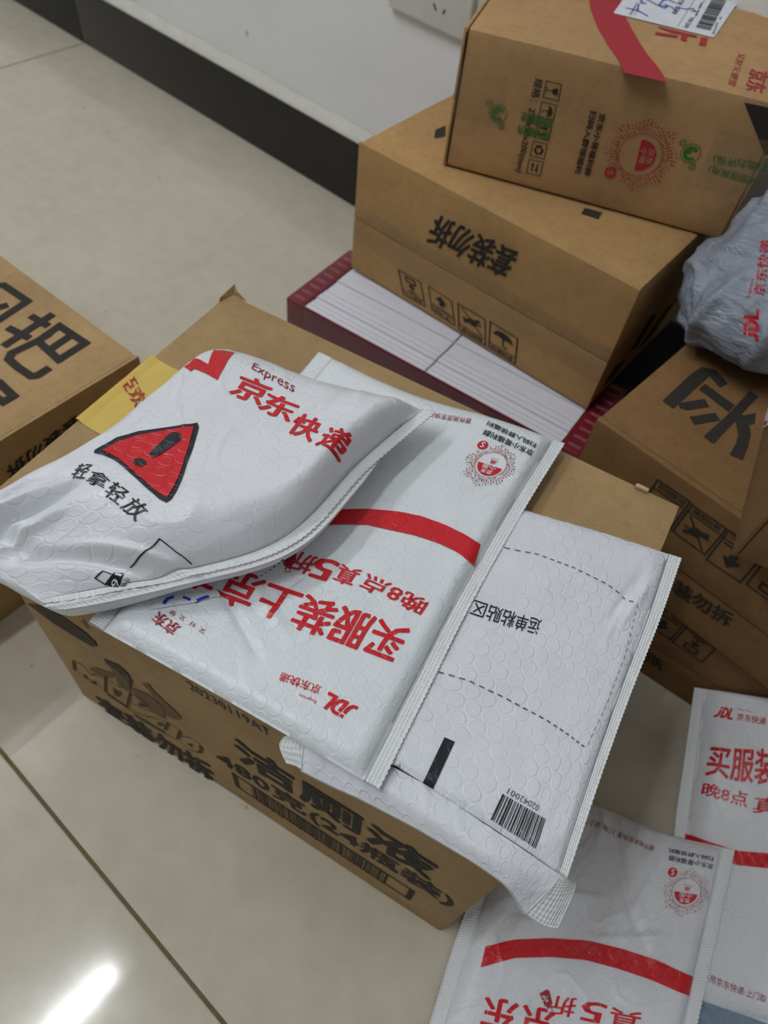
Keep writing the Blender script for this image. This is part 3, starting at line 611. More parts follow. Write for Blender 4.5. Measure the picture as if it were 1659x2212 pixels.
class Mailer:
    """pillow of film between two crimped side seams; s runs across (reading direction), t down"""
    def __init__(m, label, top, bot, left, right, H, ramps, seam, zb, wr, seed, mat=None, name='bubble_mailer', group=None, creases=(), folds=(), rb=.012, belly=0.0):
        m.belly = belly
        m.T, m.B, m.L, m.R = map(curve, (top, bot, left, right)); m.H, m.ramps, m.seam, m.zb, m.wr, m.seed, m.cr, m.folds, m.rb = H, ramps, seam, zb, wr, seed, creases, folds, rb
        g = m.S(np.array([0, 1, 0, 1.]), np.array([0, 0, 1, 1.]))
        m.W = (np.linalg.norm(g[0] - g[1]) + np.linalg.norm(g[2] - g[3])) / 2; m.Ln = (np.linalg.norm(g[0] - g[2]) + np.linalg.norm(g[1] - g[3])) / 2
        c = m.S(np.array([.5]), np.array([.5]))[0]; m.loc = np.array([c[0], c[1], zb if np.isscalar(zb) else c[2]])
        m.root = thing(name, label, 'mailer', m.loc, 0, group); m.mat = mat or POLY
    def S(m, s, t):
        T, B, L, R = m.T(s), m.B(s), m.L(t), m.R(t); s_, t_ = s[:, None], t[:, None]; z, o = np.array([0.]), np.array([1.])
        return (1 - t_) * T + t_ * B + (1 - s_) * L + s_ * R - ((1 - s_) * (1 - t_) * m.T(z) + s_ * (1 - t_) * m.T(o) + (1 - s_) * t_ * m.B(z) + s_ * t_ * m.B(o))
    def prof(m, s, t, ramps):
        rt, rbm, rl, rr = ramps; rr = rr(t) if callable(rr) else rr; e = m.seam
        return rmp(t * m.Ln / rt) * rmp((1 - t) * m.Ln / rbm) * rmp((s * m.W - e) / rl) * rmp(((1 - s) * m.W - e) / rr)
    def nz(m, s, t, k):
        out = np.empty(len(s)); u, v = s * m.W, t * m.Ln
        for i in range(len(s)):
            a = noise.noise(Vector((u[i] * 28 + m.seed, v[i] * 28, k))); b = noise.noise(Vector((u[i] * 75, v[i] * 75 + m.seed, k + 3)))
            c = 1 - abs(noise.noise(Vector((u[i] * 34 + 9, v[i] * 20 + m.seed, k + 7)))) * 2
            out[i] = a * 1.0 + b * .28 + max(0, c - .82) * 2.0
        return out * m.wr
    def top_(m, s, t, noisy=True):
        s, t = np.atleast_1d(s).astype(float), np.atleast_1d(t).astype(float); P = m.S(s, t).copy(); pr = m.prof(s, t, m.ramps); H = m.H(s, t) if callable(m.H) else m.H
        P[:, 2] += H * pr
        for (a, b, wd, dep) in m.cr:                       # creases: valleys or ridges along segments in (s,t)
            a, b = np.array(a), np.array(b); q = np.stack([s, t], 1) - a; d = b - a; k = np.clip((q @ d) / (d @ d), 0, 1); dist = np.hypot((q[:, 0] - k * d[0]) * m.W, (q[:, 1] - k * d[1]) * m.Ln)
            P[:, 2] += dep * np.exp(-(dist / wd) ** 2) * np.sin(np.clip(k, .02, .98) * math.pi) ** .5
        if noisy: P[:, 2] += m.nz(s, t, 0) * np.clip(pr * 3, .15, 1)
        return P
    def bot_(m, s, t, noisy=True):
        s, t = np.atleast_1d(s).astype(float), np.atleast_1d(t).astype(float); P = m.S(s, t).copy(); rb = m.rb; pr = m.prof(s, t, (rb, rb, rb, rb) if np.isscalar(rb) else rb)
        zb = m.zb(s, t) if callable(m.zb) else m.zb
        P[:, 2] = P[:, 2] * (1 - pr) + np.minimum(zb, P[:, 2] - .0005) * pr
        if m.belly:
            d = m.R(t) - m.L(t); d[:, 2] = 0; d /= np.linalg.norm(d, axis=1)[:, None]; e = np.clip(((1 - s) * m.W - m.seam * .3) / .035, 0, 1); P += d * (m.belly * (np.sin(np.pi * e ** .55) ** 1.0) * sst(t, .08, .3))[:, None]
            d2 = m.B(s) - m.T(s); d2[:, 2] = 0; d2 /= np.linalg.norm(d2, axis=1)[:, None]; e2 = np.clip(((1 - t) * m.Ln) / .05, 0, 1); P += d2 * (m.belly * .6 * np.sin(np.pi * e2 ** .6))[:, None]
        if noisy and m.wr > .0008: P[:, 2] += np.abs(m.nz(s, t, 20)) * .6 * np.clip(pr, 0, 1)
        return P
    def inv(m, px, side='t', st=(.5, .5)):
        fn = m.top_ if side == 't' else m.bot_; x = np.array(st, float); px = np.array(px, float); F = lambda x: pj(fn(x[0], x[1], False))[0] - px
        best = (1e9, x)
        for _ in range(40):
            r = F(x); e = 1e-4; n_ = np.linalg.norm(r)
            if n_ < best[0]: best = (n_, x.copy())
            if n_ < .05: break
            Jm = np.stack([(F(x + [e, 0]) - r) / e, (F(x + [0, e]) - r) / e], 1)
            try: d = np.linalg.solve(Jm, r)
            except Exception: d = r * .001
            x = np.clip(x - np.clip(d, -.15, .15), -.1, 1.1)
        if best[0] > 3: print('INV', m.root.name, px, best)
        return best[1]
    def xy(m, px, side='t'): a = m.inv(px, side, (.5, .5) if side == 't' else ((.97, .5) if px[0] > 450 else (.95, .8))); return np.array([a[0] * m.W, -a[1] * m.Ln])
    def sheet(m, name, s0, s1, t0, t1, ns, nt, mat, closed=True, lift=0.0, jag=0.0):
        S_, T_ = np.meshgrid(np.linspace(s0, s1, ns + 1), np.linspace(t0, t1, nt + 1)); s, t = S_.ravel(), T_.ravel()
        if jag:
            k = (s < 1e-6) | (s > 1 - 1e-6); s = s.copy(); s[k] += jag * (np.arange(len(s))[k] % 2 - .5) / m.W
        A = m.top_(s, t); Bt = m.bot_(s, t); A[:, 2] += lift; Bt[:, 2] -= lift; n = len(s)
        F, G = [], []
        for j in range(nt):
            for i in range(ns):
                a = j * (ns + 1) + i; F.append((a, a + ns + 1, a + ns + 2, a + 1)); G.append((n + a, n + a + 1, n + a + ns + 2, n + a + ns + 1))
        E = [j * (ns + 1) for j in range(nt + 1)] + [nt * (ns + 1) + i for i in range(1, ns + 1)] + [j * (ns + 1) + ns for j in range(nt - 1, -1, -1)] + [i for i in range(ns - 1, 0, -1)]
        R_ = [(E[k], n + E[k], n + E[(k + 1) % len(E)], E[(k + 1) % len(E)]) for k in range(len(E))]
        V = np.vstack([A, Bt]) - m.loc; uv = np.vstack([np.stack([s * m.W, t * m.Ln], 1)] * 2)
        return obj(name, V, F + G + [q[::-1] for q in R_], mat, m.root, uv=uv, smooth=True)
    def build(m, ns=110, nt=140):
        e = m.seam / m.W
        m.sheet('body', e, 1 - e, 0, 1, ns, nt, m.mat)
        for a, b in ((0, e), (1 - e, 1)): m.sheet('side_seam', a, b, 0, 1, 6, 150, CRIMP, lift=.0004, jag=.0007)
        return m
    def put(m, name, sh, mat, side='t', step=.003, off=.0005):
        bm = bmesh.new(); vs = [bm.verts.new((v[0], v[1], v[2] * 1e-7)) for v in sh.V]
        for f in sh.F:
            if len(set(f)) > 2:
                try: bm.faces.new([vs[i] for i in f])
                except ValueError: pass
        bmesh.ops.triangulate(bm, faces=bm.faces[:])
        X = np.array(sh.V)[:, :2]; lo, hi = X.min(0), X.max(0)
        for ax in (0, 1):
            nrm = (1, 0, 0) if ax == 0 else (0, 1, 0); k = math.floor(lo[ax] / step) + 1
            while k * step < hi[ax]:
                bmesh.ops.bisect_plane(bm, geom=bm.verts[:] + bm.edges[:] + bm.faces[:], dist=1e-7, plane_co=(k * step if ax == 0 else 0, k * step if ax == 1 else 0, 0), plane_no=nrm); k += 1
        bm.verts.index_update(); Vx = np.array([v.co[:2] for v in bm.verts]); lz = np.array([v.co[2] for v in bm.verts]) * 1e7 * LAYER; F = [tuple(v.index for v in f.verts) for f in bm.faces]; bm.free()
        s, t = Vx[:, 0] / m.W, -Vx[:, 1] / m.Ln; fn = m.top_ if side == 't' else m.bot_; P = fn(s, t); h = .004
        a, b = fn(s + h, t, False) - fn(s, t, False), fn(s, t + h, False) - fn(s, t, False); N = np.cross(b, a); N /= np.linalg.norm(N, axis=1)[:, None]
        if side != 't': N = -N
        P = P + N * (off + lz)[:, None]
        F2 = []
        for f in F:
            p = P[list(f)]; nn = np.cross(p[1] - p[0], p[2] - p[0]); F2.append(f if nn @ N[f[0]] > 0 else f[::-1])
        return obj(name, P - m.loc, F2, mat, m.root, uv=np.stack([s * m.W, t * m.Ln], 1), smooth=True)
    def tx(m, sh, st, p0, p1, p2, bold=.02, side='t'):
        a, b, c = m.xy(p0, side), m.xy(p1, side), m.xy(p2, side); return sh.textv(st, a, b, c - a, bold)
    def px(m, pts, side='t'): return [m.xy(p, side) for p in pts]
def burst(m, c, rpx, name_seed):
    """round courier badge: radial dashes, half disc with characters and a small side badge"""
    C = m.xy(c); R = np.linalg.norm(m.xy(rpx) - C); s = S2(); s.put(sunburst(name_seed), C, (R, 0), (0, R)); s2 = S2()
    s2.put(S2().disc((0, 0), .48, 26, math.radians(3), math.radians(177)), C, (R, 0), (0, R)); s2.put(S2().disc((.72, -.70), .20, 18), C, (R, 0), (0, R))
    s2.put(logo(), C + np.array([-.16, -.22]) * R, (R * .15, 0), (0, R * .16)); s2.put(S2().text('京东物流', -.16, -.32, .16, -.26, .0), C, (R, 0), (0, R))
    m.put('badge_dashes', s, MAR_P); m.put('red_badge', s2, RED_P)
    s3 = S2().text('京东', -.22, .24, .22, .42, .03).text('小哥', -.27, .03, .27, .21, .03); s3.stroke([(.79, -.61), (.72, -.58), (.66, -.64), (.72, -.70), (.78, -.76), (.72, -.82), (.65, -.79)], .04)
    q = S2(); q.put(s3, C, (R, 0), (0, R)); m.put('badge_lettering', q, WHT_P, off=.0008)
def tagshape(m, c, sz):
    C = m.xy(c); s = S2(); s.put(S2().poly([(-.5, -.35), (.1, -.6), (.55, -.25), (.5, .5), (-.2, .6), (-.5, .2)]), C, (sz, 0), (0, sz)); return s
# ---- M3: back side up, lying on the lid of carton A
M3 = Mailer('open white bubble mailer with black bar and bar code, lying right on the dull carton',
    [(1224, 1898, .288), (1101, 1813, .289), (857, 1655, .289), (620, 1500, .288)], [(1472, 1206, .290), (1290, 1147, .291), (1130, 1100, .291), (840, 1000, .287)],
    [(1224, 1898, .288), (1300, 1672, .288), (1362, 1500, .288), (1425, 1340, .289), (1472, 1206, .290)], [(620, 1500, .288), (700, 1350, .288), (790, 1160, .287), (840, 1000, .287)],
    .0036, (.006, .012, .012, .006), .0092, .2850, .0006, 11.3, POLY3, creases=[((.12, .9), (.2, .68), .0035, -.0025), ((.09, .85), (.16, .66), .003, .0022), ((.14, .86), (.2, .6), .002, .0014), ((.1, .05), (.3, .02), .004, .002)])
M3.ramps = (.004, .012, .012, .008); M3.build(100, 110)
s = S2()
def dashes(m, pts, n, wd, s, side='t', duty=.55):
    q = [m.xy(p, side) for p in pts]; L = [0]
    for a, b in zip(q, q[1:]): L.append(L[-1] + np.linalg.norm(b - a))
    g = lambda x: np.array([np.interp(x, L, [v[k] for v in q]) for k in (0, 1)])
    for k in range(n): s.stroke([g(L[-1] * k / n), g(L[-1] * (k + duty) / n)], wd)
dashes(M3, [(1088, 1183), (1160, 1197), (1240, 1228), (1310, 1262), (1376, 1305)], 17, .0007, s)
dashes(M3, [(1376, 1305), (1348, 1420), (1310, 1520), (1266, 1617)], 20, .0005, s)
dashes(M3, [(945, 1452), (1010, 1470), (1090, 1508), (1180, 1556), (1266, 1617)], 19, .0008, s)
M3.put('dashed_outline', s, GREY_P)
s = S2(); M3.tx(s, '运单粘贴区', (1170, 1340), (1025, 1295), (1160, 1374), .01); M3.put('printed_lettering', s, BLK_P)
s = S2(); s.poly(M3.px([(960, 1593), (982, 1603), (936, 1703), (914, 1690)])); M3.put('black_bar', s, BLK_P)
s = S2(); a, b, c = M3.xy((1178, 1770)), M3.xy((1074, 1709)), M3.xy((1156, 1832)); r = random.Random(12); x = 0
pat = [.02, .02, .03, .012, .03, .012, .012, .03, .02, .012, .02, .035, .02, .012, .03, .02, .012, .012, .02, .03, .02, .012, .03]
for wd in pat: s.put(S2().poly([(x, 0), (x + wd, 0), (x + wd, 1), (x, 1)]), a, b - a, c - a); x += wd + r.choice([.012, .02, .025])
M3.put('bar_code', s, BLK_P)
s = S2(); M3.tx(s, '02042001', (1165, 1741), (1099, 1703), (1160, 1754), .0); M3.put('bar_code_number', s, GREY_P)
# flap of the open mouth hanging over the carton's front edge
def sheetpatch(root, name, rows, nu, nv, mat, th, amp, seed, uvs=(1, 1), fold=None):
    C_ = [curve(r_) for r_ in rows]; u = np.linspace(0, 1, nu + 1); R_ = [c(u) for c in C_]; k = len(rows); V, UV = [], []
    for j in range(nv + 1):
        x = j / nv * (k - 1); i = min(int(x), k - 2); f = x - i; q = [R_[max(i - 1, 0)], R_[i], R_[i + 1], R_[min(i + 2, k - 1)]]
        P = .5 * ((2 * q[1]) + (-q[0] + q[2]) * f + (2 * q[0] - 5 * q[1] + 4 * q[2] - q[3]) * f * f + (-q[0] + 3 * q[1] - 3 * q[2] + q[3]) * f ** 3)
        for i2 in range(nu + 1):
            p = P[i2].copy(); a_ = noise.noise(Vector((p[0] * 60 + seed, p[1] * 60, 0))) + .9 * max(0, .75 - abs(noise.noise(Vector((p[0] * 45 + seed, p[1] * 45, 5)))) * 4) ; p[2] += amp * a_; V.append(p); UV.append((i2 / nu * uvs[0], j / nv * uvs[1]))
    n = len(V); L = np.array(root.location); W_ = [v - L for v in V] + [v - L - np.array([0, 0, th]) for v in V]
    F, G = [], []
    for j in range(nv):
        for i in range(nu): a = j * (nu + 1) + i; F.append((a, a + nu + 1, a + nu + 2, a + 1)); G.append((n + a, n + a + 1, n + a + nu + 2, n + a + nu + 1))
    E = [j * (nu + 1) for j in range(nv + 1)] + [nv * (nu + 1) + i for i in range(1, nu + 1)] + [j * (nu + 1) + nu for j in range(nv - 1, -1, -1)] + [i for i in range(nu - 1, 0, -1)]
    R2 = [(E[q], E[(q + 1) % len(E)], n + E[(q + 1) % len(E)], n + E[q]) for q in range(len(E))]
    return obj(name, W_, F + G + R2, mat, root, uv=UV + UV, smooth=True)
sheetpatch(M3.root, 'closure_flap', [[(1212, 1890, .2870), (1101, 1816, .2885), (857, 1660, .2885), (660, 1588, .2875)], [(1185, 1925, .281), (1080, 1858, .290), (850, 1715, .289), (655, 1612, .287)], [(1135, 1975, .270), (1068, 1893, .284), (860, 1768, .281), (650, 1665, .281)]], 120, 26, POLY3, .0022, .0010, 3.3, (.20, .028))
sheetpatch(M3.root, 'side_seam', [[(1234, 1905, .2865), (1222, 1896, .2870), (1205, 1886, .2868)], [(1243, 1918, .279), (1215, 1925, .280), (1178, 1922, .2805)], [(1204, 2006, .266), (1172, 1998, .267), (1130, 1970, .2695)]], 16, 26, CRIMP, .0012, .0005, 8.1, (.02, .028))
sheetpatch(M3.root, 'side_seam', [[(668, 1590, .2878), (640, 1584, .2872), (612, 1592, .286)], [(664, 1620, .286), (630, 1618, .285), (603, 1612, .284)], [(665, 1672, .281), (640, 1655, .2805), (618, 1648, .280)]], 16, 16, CRIMP, .0012, .0005, 2.2, (.015, .012))
# ---- M2: printed side up, overlapping M3
M2 = Mailer('white bubble mailer with red arc and large red slogan, under the warning-triangle mailer',
    [(818, 1707, .2935), (610, 1583, .2935), (400, 1462, .291), (190, 1345, .290)], [(1220, 958, .2945), (1060, 903, .2945), (880, 850, .293), (688, 760, .289)],
    [(818, 1707, .2935), (922, 1497, .2945), (1019, 1302, .2945), (1131, 1103, .2945), (1220, 958, .2945)], [(190, 1345, .290), (320, 1190, .290), (450, 1040, .290), (570, 900, .290), (688, 760, .289)],
    .0075, (.012, .014, .010, .010), .0098, lambda s, t: .2938 - .006 * sst(s, .6, .75), .0005, 5.1, POLY, creases=[((.75, .25), (.5, .12), .003, -.002), ((.7, .3), (.45, .2), .004, .0015)])
M2.build(130, 170)
def line(m, name, mat, st, p0, p1, p2, bold=.0): s = S2(); m.tx(s, st, p0, p1, p2, bold); return m.put(name, s, mat)
s = S2(); a = M2.xy((775, 1528)); s.put(logo(), a, (M2.xy((708, 1493)) - a) / 1.9, (M2.xy((756, 1562)) - a)); M2.put('courier_logo', s, RED_P)
line(M2, 'small_lettering', RED_P, 'Express', (684, 1512), (648, 1497), (681, 1521)); line(M2, 'company_lettering', RED_P, '京东快递', (695, 1483), (609, 1452), (687, 1502), .02)
line(M2, 'slogan', RED_P, '买服装上京东', (886, 1360), (425, 1190), (848, 1437), .045)
line(M2, 'second_slogan', RED_P, '晚8点', (928, 1299), (795, 1239), (906, 1331), .03); line(M2, 'second_slogan', RED_P, '真', (782, 1233), (739, 1219), (759, 1269), .03); line(M2, 'second_slogan', RED_P, '5', (734, 1216), (690, 1203), (708, 1257), .05); line(M2, 'second_slogan', RED_P, '折', (689, 1206), (645, 1190), (664, 1243), .03)
s = S2()
hi = [(1037, 1177), (1003, 1155), (960, 1134), (910, 1115), (860, 1105), (800, 1100), (740, 1101), (690, 1108)]; lo = [(1023, 1224), (990, 1195), (945, 1173), (900, 1158), (850, 1147), (795, 1135), (730, 1133), (660, 1140)]
def interp_px(L, n): L = np.array(L, float); u = np.linspace(0, len(L) - 1, n); return [tuple(np.interp(q, range(len(L)), L[:, k]) for k in (0, 1)) for q in u]
s.quads(M2.px(interp_px(hi, 26)), M2.px(interp_px(lo, 26))); M2.put('red_arc', s, RED_P, step=.0025)
s = S2(); s.poly(M2.px([(640, 1193), (612, 1213), (614, 1222), (625, 1229), (638, 1215), (641, 1198)])); s.ring(tuple(M2.xy((622, 1231))), .0016, .0005, 12); M2.put('price_tag_print', s, MAR_P)
burst(M2, (1060, 1005), (1003, 1030), 5)
line(M2, 'black_lettering', BLK_P, '京东小哥福利群', (1153, 976), (1047, 928), (1147, 988), .03); line(M2, 'black_lettering', BLK_P, '扫码入群领福利', (1160, 960), (1055, 911), (1155, 970), .03)
line(M2, 'dark_red_lettering', MAR_P, '寄件用京东快递·上门取', (1019, 905), (882, 880), (1015, 917)); line(M2, 'company_lettering', MAR_P, '京东', (392, 1354), (345, 1320), (371, 1375), .05)
for ch, p in (('又', (437, 1363)), ('好', (416, 1350)), ('又', (394, 1336)), ('便', (373, 1325))): line(M2, 'small_lettering', MAR_P, ch, (p[0] + 9, p[1] - 1), (p[0] - 3, p[1] - 9), (p[0] + 3, p[1] + 8))
# the other layer of its crimped seam, showing below
sheetpatch(M2.root, 'side_seam', [[(908, 1548, .2922), (890, 1590, .2922), (862, 1655, .2918)], [(892, 1545, .2924), (872, 1590, .2924), (845, 1650, .2920)]], 20, 3, CRIMP, .0008, .0002, 6.4, (.03, .006))
# ---- M1: plump, on top
rr = lambda t: .008 + .026 * sst(t, .35, .75)
M1 = Mailer('plump white bubble mailer with red warning triangle, topmost on the dull carton',
    [(440, 768, .314), (560, 785, .312), (720, 845, .312), (942, 890, .322)], [(-240, 1180, .302), (-110, 1195, .302), (0, 1238, .303), (97, 1305, .303)],
    [(440, 768, .314), (300, 890, .312), (120, 1020, .310), (-240, 1180, .302)], [(942, 890, .322), (800, 1010, .325), (640, 1172, .325), (410, 1247, .320), (97, 1305, .303)],
    lambda s, t: .026 * (1 - .55 * sst(t, .72, 1.0)), (.040, .070, .022, rr), .0055, lambda s, t: .3035 - .018 * sst(t, .72, .95), .0014, 2.7, POLY1,
    creases=[((.02, .90), (.72, .935), .004, -.007), ((.05, .86), (.6, .90), .004, .003), ((.35, .95), (.42, .74), .0045, -.009), ((.52, .97), (.50, .80), .004, .005), ((.25, .98), (.3, .8), .004, .004), ((.62, .95), (.95, .80), .006, -.007), ((.7, .88), (.99, .74), .004, .004), ((.80, .04), (.86, .16), .0025, .0016), ((.76, .05), (.80, .2), .002, -.0014)], rb=(.012, .012, .012, .022), belly=.013)
M1.build(170, 200)
s = S2(); s.poly(M1.px([(462, 757), (507, 762), (486, 792), (470, 822), (404, 793), (420, 775), (450, 788)])); s.poly(M1.px([(398, 794), (410, 786), (425, 792), (412, 803)]))
M1.put('courier_logo', s, RED_P, step=.0025)
for ch, a, b, c in (('京', (494, 852), (560, 878), (525, 808)), ('东', (556, 884), (622, 912), (585, 845)), ('快', (618, 932), (670, 955), (650, 890)), ('递', (680, 962), (730, 1000), (714, 922))): line(M1, 'red_character', RED_P, ch, a, b, c, .05)
s = S2(); M1.tx(s, 'Express', (541, 803), (633, 855), (549, 783), .0); M1.put('dark_red_lettering', s, MAR_P)
T0 = [(415, 917), (427, 915), (430, 925), (405, 1000), (371, 1080), (360, 1087), (345, 1080), (300, 1040), (255, 1000), (225, 985), (203, 980), (206, 973), (250, 948), (300, 932), (360, 924)]
s = S2(); s.poly(M1.px(T0)); M1.put('black_triangle_border', s, BLK_P, step=.0025)
ct = np.array([335, 985]); s = S2(); s.poly(M1.px([(419, 923), (400, 990), (362, 1076), (345, 1068), (300, 1029), (258, 993), (222, 975), (255, 957), (300, 941), (365, 930)])); M1.put('red_triangle', s, RED_P, step=.0025, off=.0009)
s = S2(); s.poly(M1.px([(322, 983), (328, 976), (365, 942), (376, 937), (389, 940), (394, 949), (389, 957), (343, 986), (330, 990)])); c = M1.xy((303, 1000)); s.disc(tuple(c), np.linalg.norm(M1.xy((317, 1001)) - c), 20); M1.put('exclamation_mark', s, BLK_P, off=.0013, step=.0025)
for ch, a, b, c in (('轻', (150, 1033), (182, 1037), (174, 1003)), ('拿', (184, 1046), (222, 1062), (204, 1015)), ('轻', (222, 1070), (255, 1093), (250, 1040)), ('放', (258, 1098), (292, 1128), (293, 1073))): line(M1, 'black_character', BLK_P, ch, a, b, c, .02)
s = S2(); s.stroke(M1.px([(282, 1225), (310, 1193), (345, 1164), (380, 1192), (414, 1218)]), .0006)
s.stroke(M1.px([(222, 1233), (206, 1248), (228, 1262), (244, 1240)]), .0006, True); s.poly(M1.px([(246, 1236), (268, 1238), (255, 1270), (229, 1262)])); M1.put('black_frame_print', s, BLK_P)
s = S2(); M1.tx(s, '16', (250, 1237), (240, 1263), (264, 1240), .03); M1.put('white_number', s, WHT_P, off=.0009); line(M1, 'small_lettering', BLK_P, '小哥', (272, 1246), (258, 1268), (284, 1250), .02)
s = S2(); dashes(M1, [(308, 1300), (303, 1310), (294, 1320)], 3, .0009, s, 'b'); dashes(M1, [(612, 1207), (585, 1228), (548, 1252)], 7, .0009, s, 'b'); M1.put('dashed_outline', s, BLK_P, 'b')
s = S2(); s.poly(M2.px([(322, 1318), (340, 1296), (400, 1285), (470, 1278), (476, 1290), (420, 1303)])); M2.put('address_label', s, WHT_P, off=.0009)
for p in ([(354, 1306), (362, 1296), (376, 1291)], [(396, 1292), (412, 1298)], [(426, 1300), (440, 1294), (452, 1291)]): s = S2(); s.stroke(M2.px(p), .0018); M2.put('pen_mark', s, BLUE_P, off=.0014)
line(M2, 'label_number', BLK_P, '4061', (430, 1300), (410, 1291), (427, 1307))
# ---- M5 and M4 on the floor
M5 = Mailer('white bubble mailer at the right edge with upright red slogan, on the floor',
    [(1500, 1485, .036), (1590, 1498, .066), (1680, 1511, .088), (1770, 1524, .104)], [(1440, 2140, .011), (1550, 2182, .014), (1660, 2212, .016), (1770, 2240, .018)],
    [(1500, 1485, .036), (1478, 1640, .018), (1455, 1815, .009), (1440, 2140, .011)], [(1770, 1524, .104), (1780, 1880, .035), (1770, 2240, .018)],
    .010, (.012, .012, .012, .012), .0095, lambda s, t: .0035 + .10 * s * (1 - t) ** 2, .0007, 21., POLY4)
M5.build(100, 140)
s = S2(); a = M5.xy((1541, 1549)); s.put(logo(), a, (M5.xy((1584, 1556)) - a) / 1.9, (M5.xy((1547, 1526)) - a)); M5.put('courier_logo', s, RED_P)
line(M5, 'company_lettering', RED_P, '京东快递', (1591, 1555), (1654, 1566), (1594, 1540), .02); line(M5, 'slogan', RED_P, '买服装上京东', (1524, 1675), (1860, 1730), (1534, 1610), .045)
line(M5, 'second_slogan', RED_P, '晚8点', (1515, 1718), (1612, 1745), (1521, 1690), .03); line(M5, 'second_slogan', RED_P, '真5折', (1625, 1755), (1760, 1780), (1631, 1720), .03)
s = S2(); s.quads(M5.px(interp_px([(1480, 1800), (1530, 1818), (1590, 1838), (1659, 1843), (1740, 1850)], 16)), M5.px(interp_px([(1478, 1815), (1525, 1840), (1583, 1868), (1659, 1876), (1740, 1884)], 16))); M5.put('red_arc', s, RED_P)
line(M5, 'dark_red_lettering', MAR_P, '寄件用京东快递·上门取 送上门', (1500, 2108), (1700, 2182), (1504, 2090)); line(M5, 'small_lettering', MAR_P, 'Express', (1594, 1534), (1622, 1539), (1595, 1530))
M4 = Mailer('creased white bubble mailer with wide red arc, lowest in view, on the tiles',
    [(1420, 2590, .012), (1120, 2600, .008), (820, 2550, .006)], [(1587, 1837, .036), (1420, 1796, .022), (1281, 1738, .012), (1116, 1692, .007)],
    [(1420, 2590, .012), (1508, 2203, .026), (1587, 1837, .036)], [(820, 2550, .006), (927, 2212, .006), (1000, 1984, .006), (1116, 1692, .007)],
    .009, (.012, .02, .012, .014), .0100, lambda s, t: .002 + .030 * sst(s, .55, 0) * sst(t, .1, 1), .0022, 14.2, POLY4,
    creases=[((.8, .82), (.85, .6), .004, -.004), ((.55, .95), (.25, .65), .004, -.003), ((.6, .9), (.62, .99), .004, .003), ((.38, .92), (.36, .99), .003, -.003), ((.5, .68), (.2, .72), .003, .002), ((.86, .7), (.72, .72), .004, -.004), ((.5, .78), (.75, .76), .003, .002)])
M4.build(130, 170)
s = S2(); s.quads(M4.px(interp_px([(1497, 2110), (1420, 2075), (1345, 2050), (1270, 2032), (1190, 2026), (1110, 2030), (1048, 2045)], 30)), M4.px(interp_px([(1487, 2152), (1410, 2118), (1340, 2094), (1265, 2074), (1190, 2067), (1110, 2070), (1038, 2090)], 30))); M4.put('red_arc', s, RED_P, step=.0025)
burst(M4, (1482, 1928), (1428, 1935), 8)
line(M4, 'black_lettering', BLK_P, '京东小哥福利群', (1540, 1868), (1447, 1846), (1537, 1879), .03); line(M4, 'black_lettering', BLK_P, '扫码入群领福利', (1541, 1853), (1448, 1831), (1539, 1862), .03)
line(M4, 'dark_red_lettering', MAR_P, '寄件用京东快递·上门取 送上门', (1416, 1828), (1262, 1768), (1413, 1839))
for st, a, b, c in (('折', (1248, 2157), (1195, 2150), (1238, 2198)), ('5', (1312, 2170), (1262, 2160), (1300, 2212)), ('真', (1385, 2188), (1322, 2175), (1375, 2238))): line(M4, 'second_slogan', RED_P, st, a, b, c, .03)
line(M4, 'slogan', RED_P, '京东', (1200, 2185), (1050, 2150), (1185, 2262), .045)
s = S2(); s.poly(M4.px([(1166, 2146), (1181, 2137), (1187, 2140), (1194, 2168), (1184, 2178), (1177, 2173)])); s.ring(tuple(M4.xy((1188, 2182))), .0018, .0005, 12); M4.put('price_tag_print', s, MAR_P)
line(M4, 'percent_sign', WHT_P, '%', (1186, 2152), (1172, 2150), (1184, 2165)).location.z += .0006
# ================================================================== grey courier bags
def lumpy(name, label, c, rad, yaw, mat, seed, amp, zf, sub=5, ex=2.6, taper=0.0):
    bm = bmesh.new(); bmesh.ops.create_icosphere(bm, subdivisions=sub, radius=1)
    R_ = Matrix.Rotation(yaw, 3, 'Z')
    for v in bm.verts:
        d = v.co.normalized(); k = 1 / (abs(d.x) ** ex + abs(d.y) ** ex + abs(d.z) ** ex) ** (1 / ex); p = Vector((d.x * k * rad[0], d.y * k * rad[1], d.z * k * rad[2])); p.z *= 1 + taper * max(0, p.x / rad[0] + .5) if p.z > 0 else 1
        q = p * 13 + Vector((seed, seed * .3, 0)); n1 = noise.noise(q); n2 = 1 - 2 * abs(noise.noise(Vector((q.x * 1.1 + q.y * .8, (q.y - q.x) * .35, q.z * .7)) * 1.3)); n3 = 1 - 2.2 * abs(noise.noise(q * 2.3 + Vector((5, 0, 0))))
        n4 = max(0, 1 - 5 * abs(noise.noise(Vector((p.x * 9 + seed, p.y * 30, p.z * 16))))) ; n5 = max(0, 1 - 6 * abs(noise.noise(Vector((p.x * 22, p.y * 14 + seed, p.z * 34))))); p += d * amp * (n1 * .8 + .5 * n2 + .25 * n3 + .55 * n4 + .35 * n5); p = R_ @ p
        if p.z + c[2] < zf: p.z = zf - c[2]
        v.co = p
    me = bpy.data.meshes.new(name); bm.to_mesh(me)
    from mathutils.bvhtree import BVHTree
    bv = BVHTree.FromBMesh(bm); bm.free(); me.materials.append(mat); me.polygons.foreach_set('use_smooth', [True] * len(me.polygons))
    r = thing(name, label, 'bag', (c[0], c[1], zf)); o = bpy.data.objects.new('film', me)
    for v in me.vertices: v.co.z += c[2] - zf
    COL.objects.link(o); o.parent = r; return r, bv
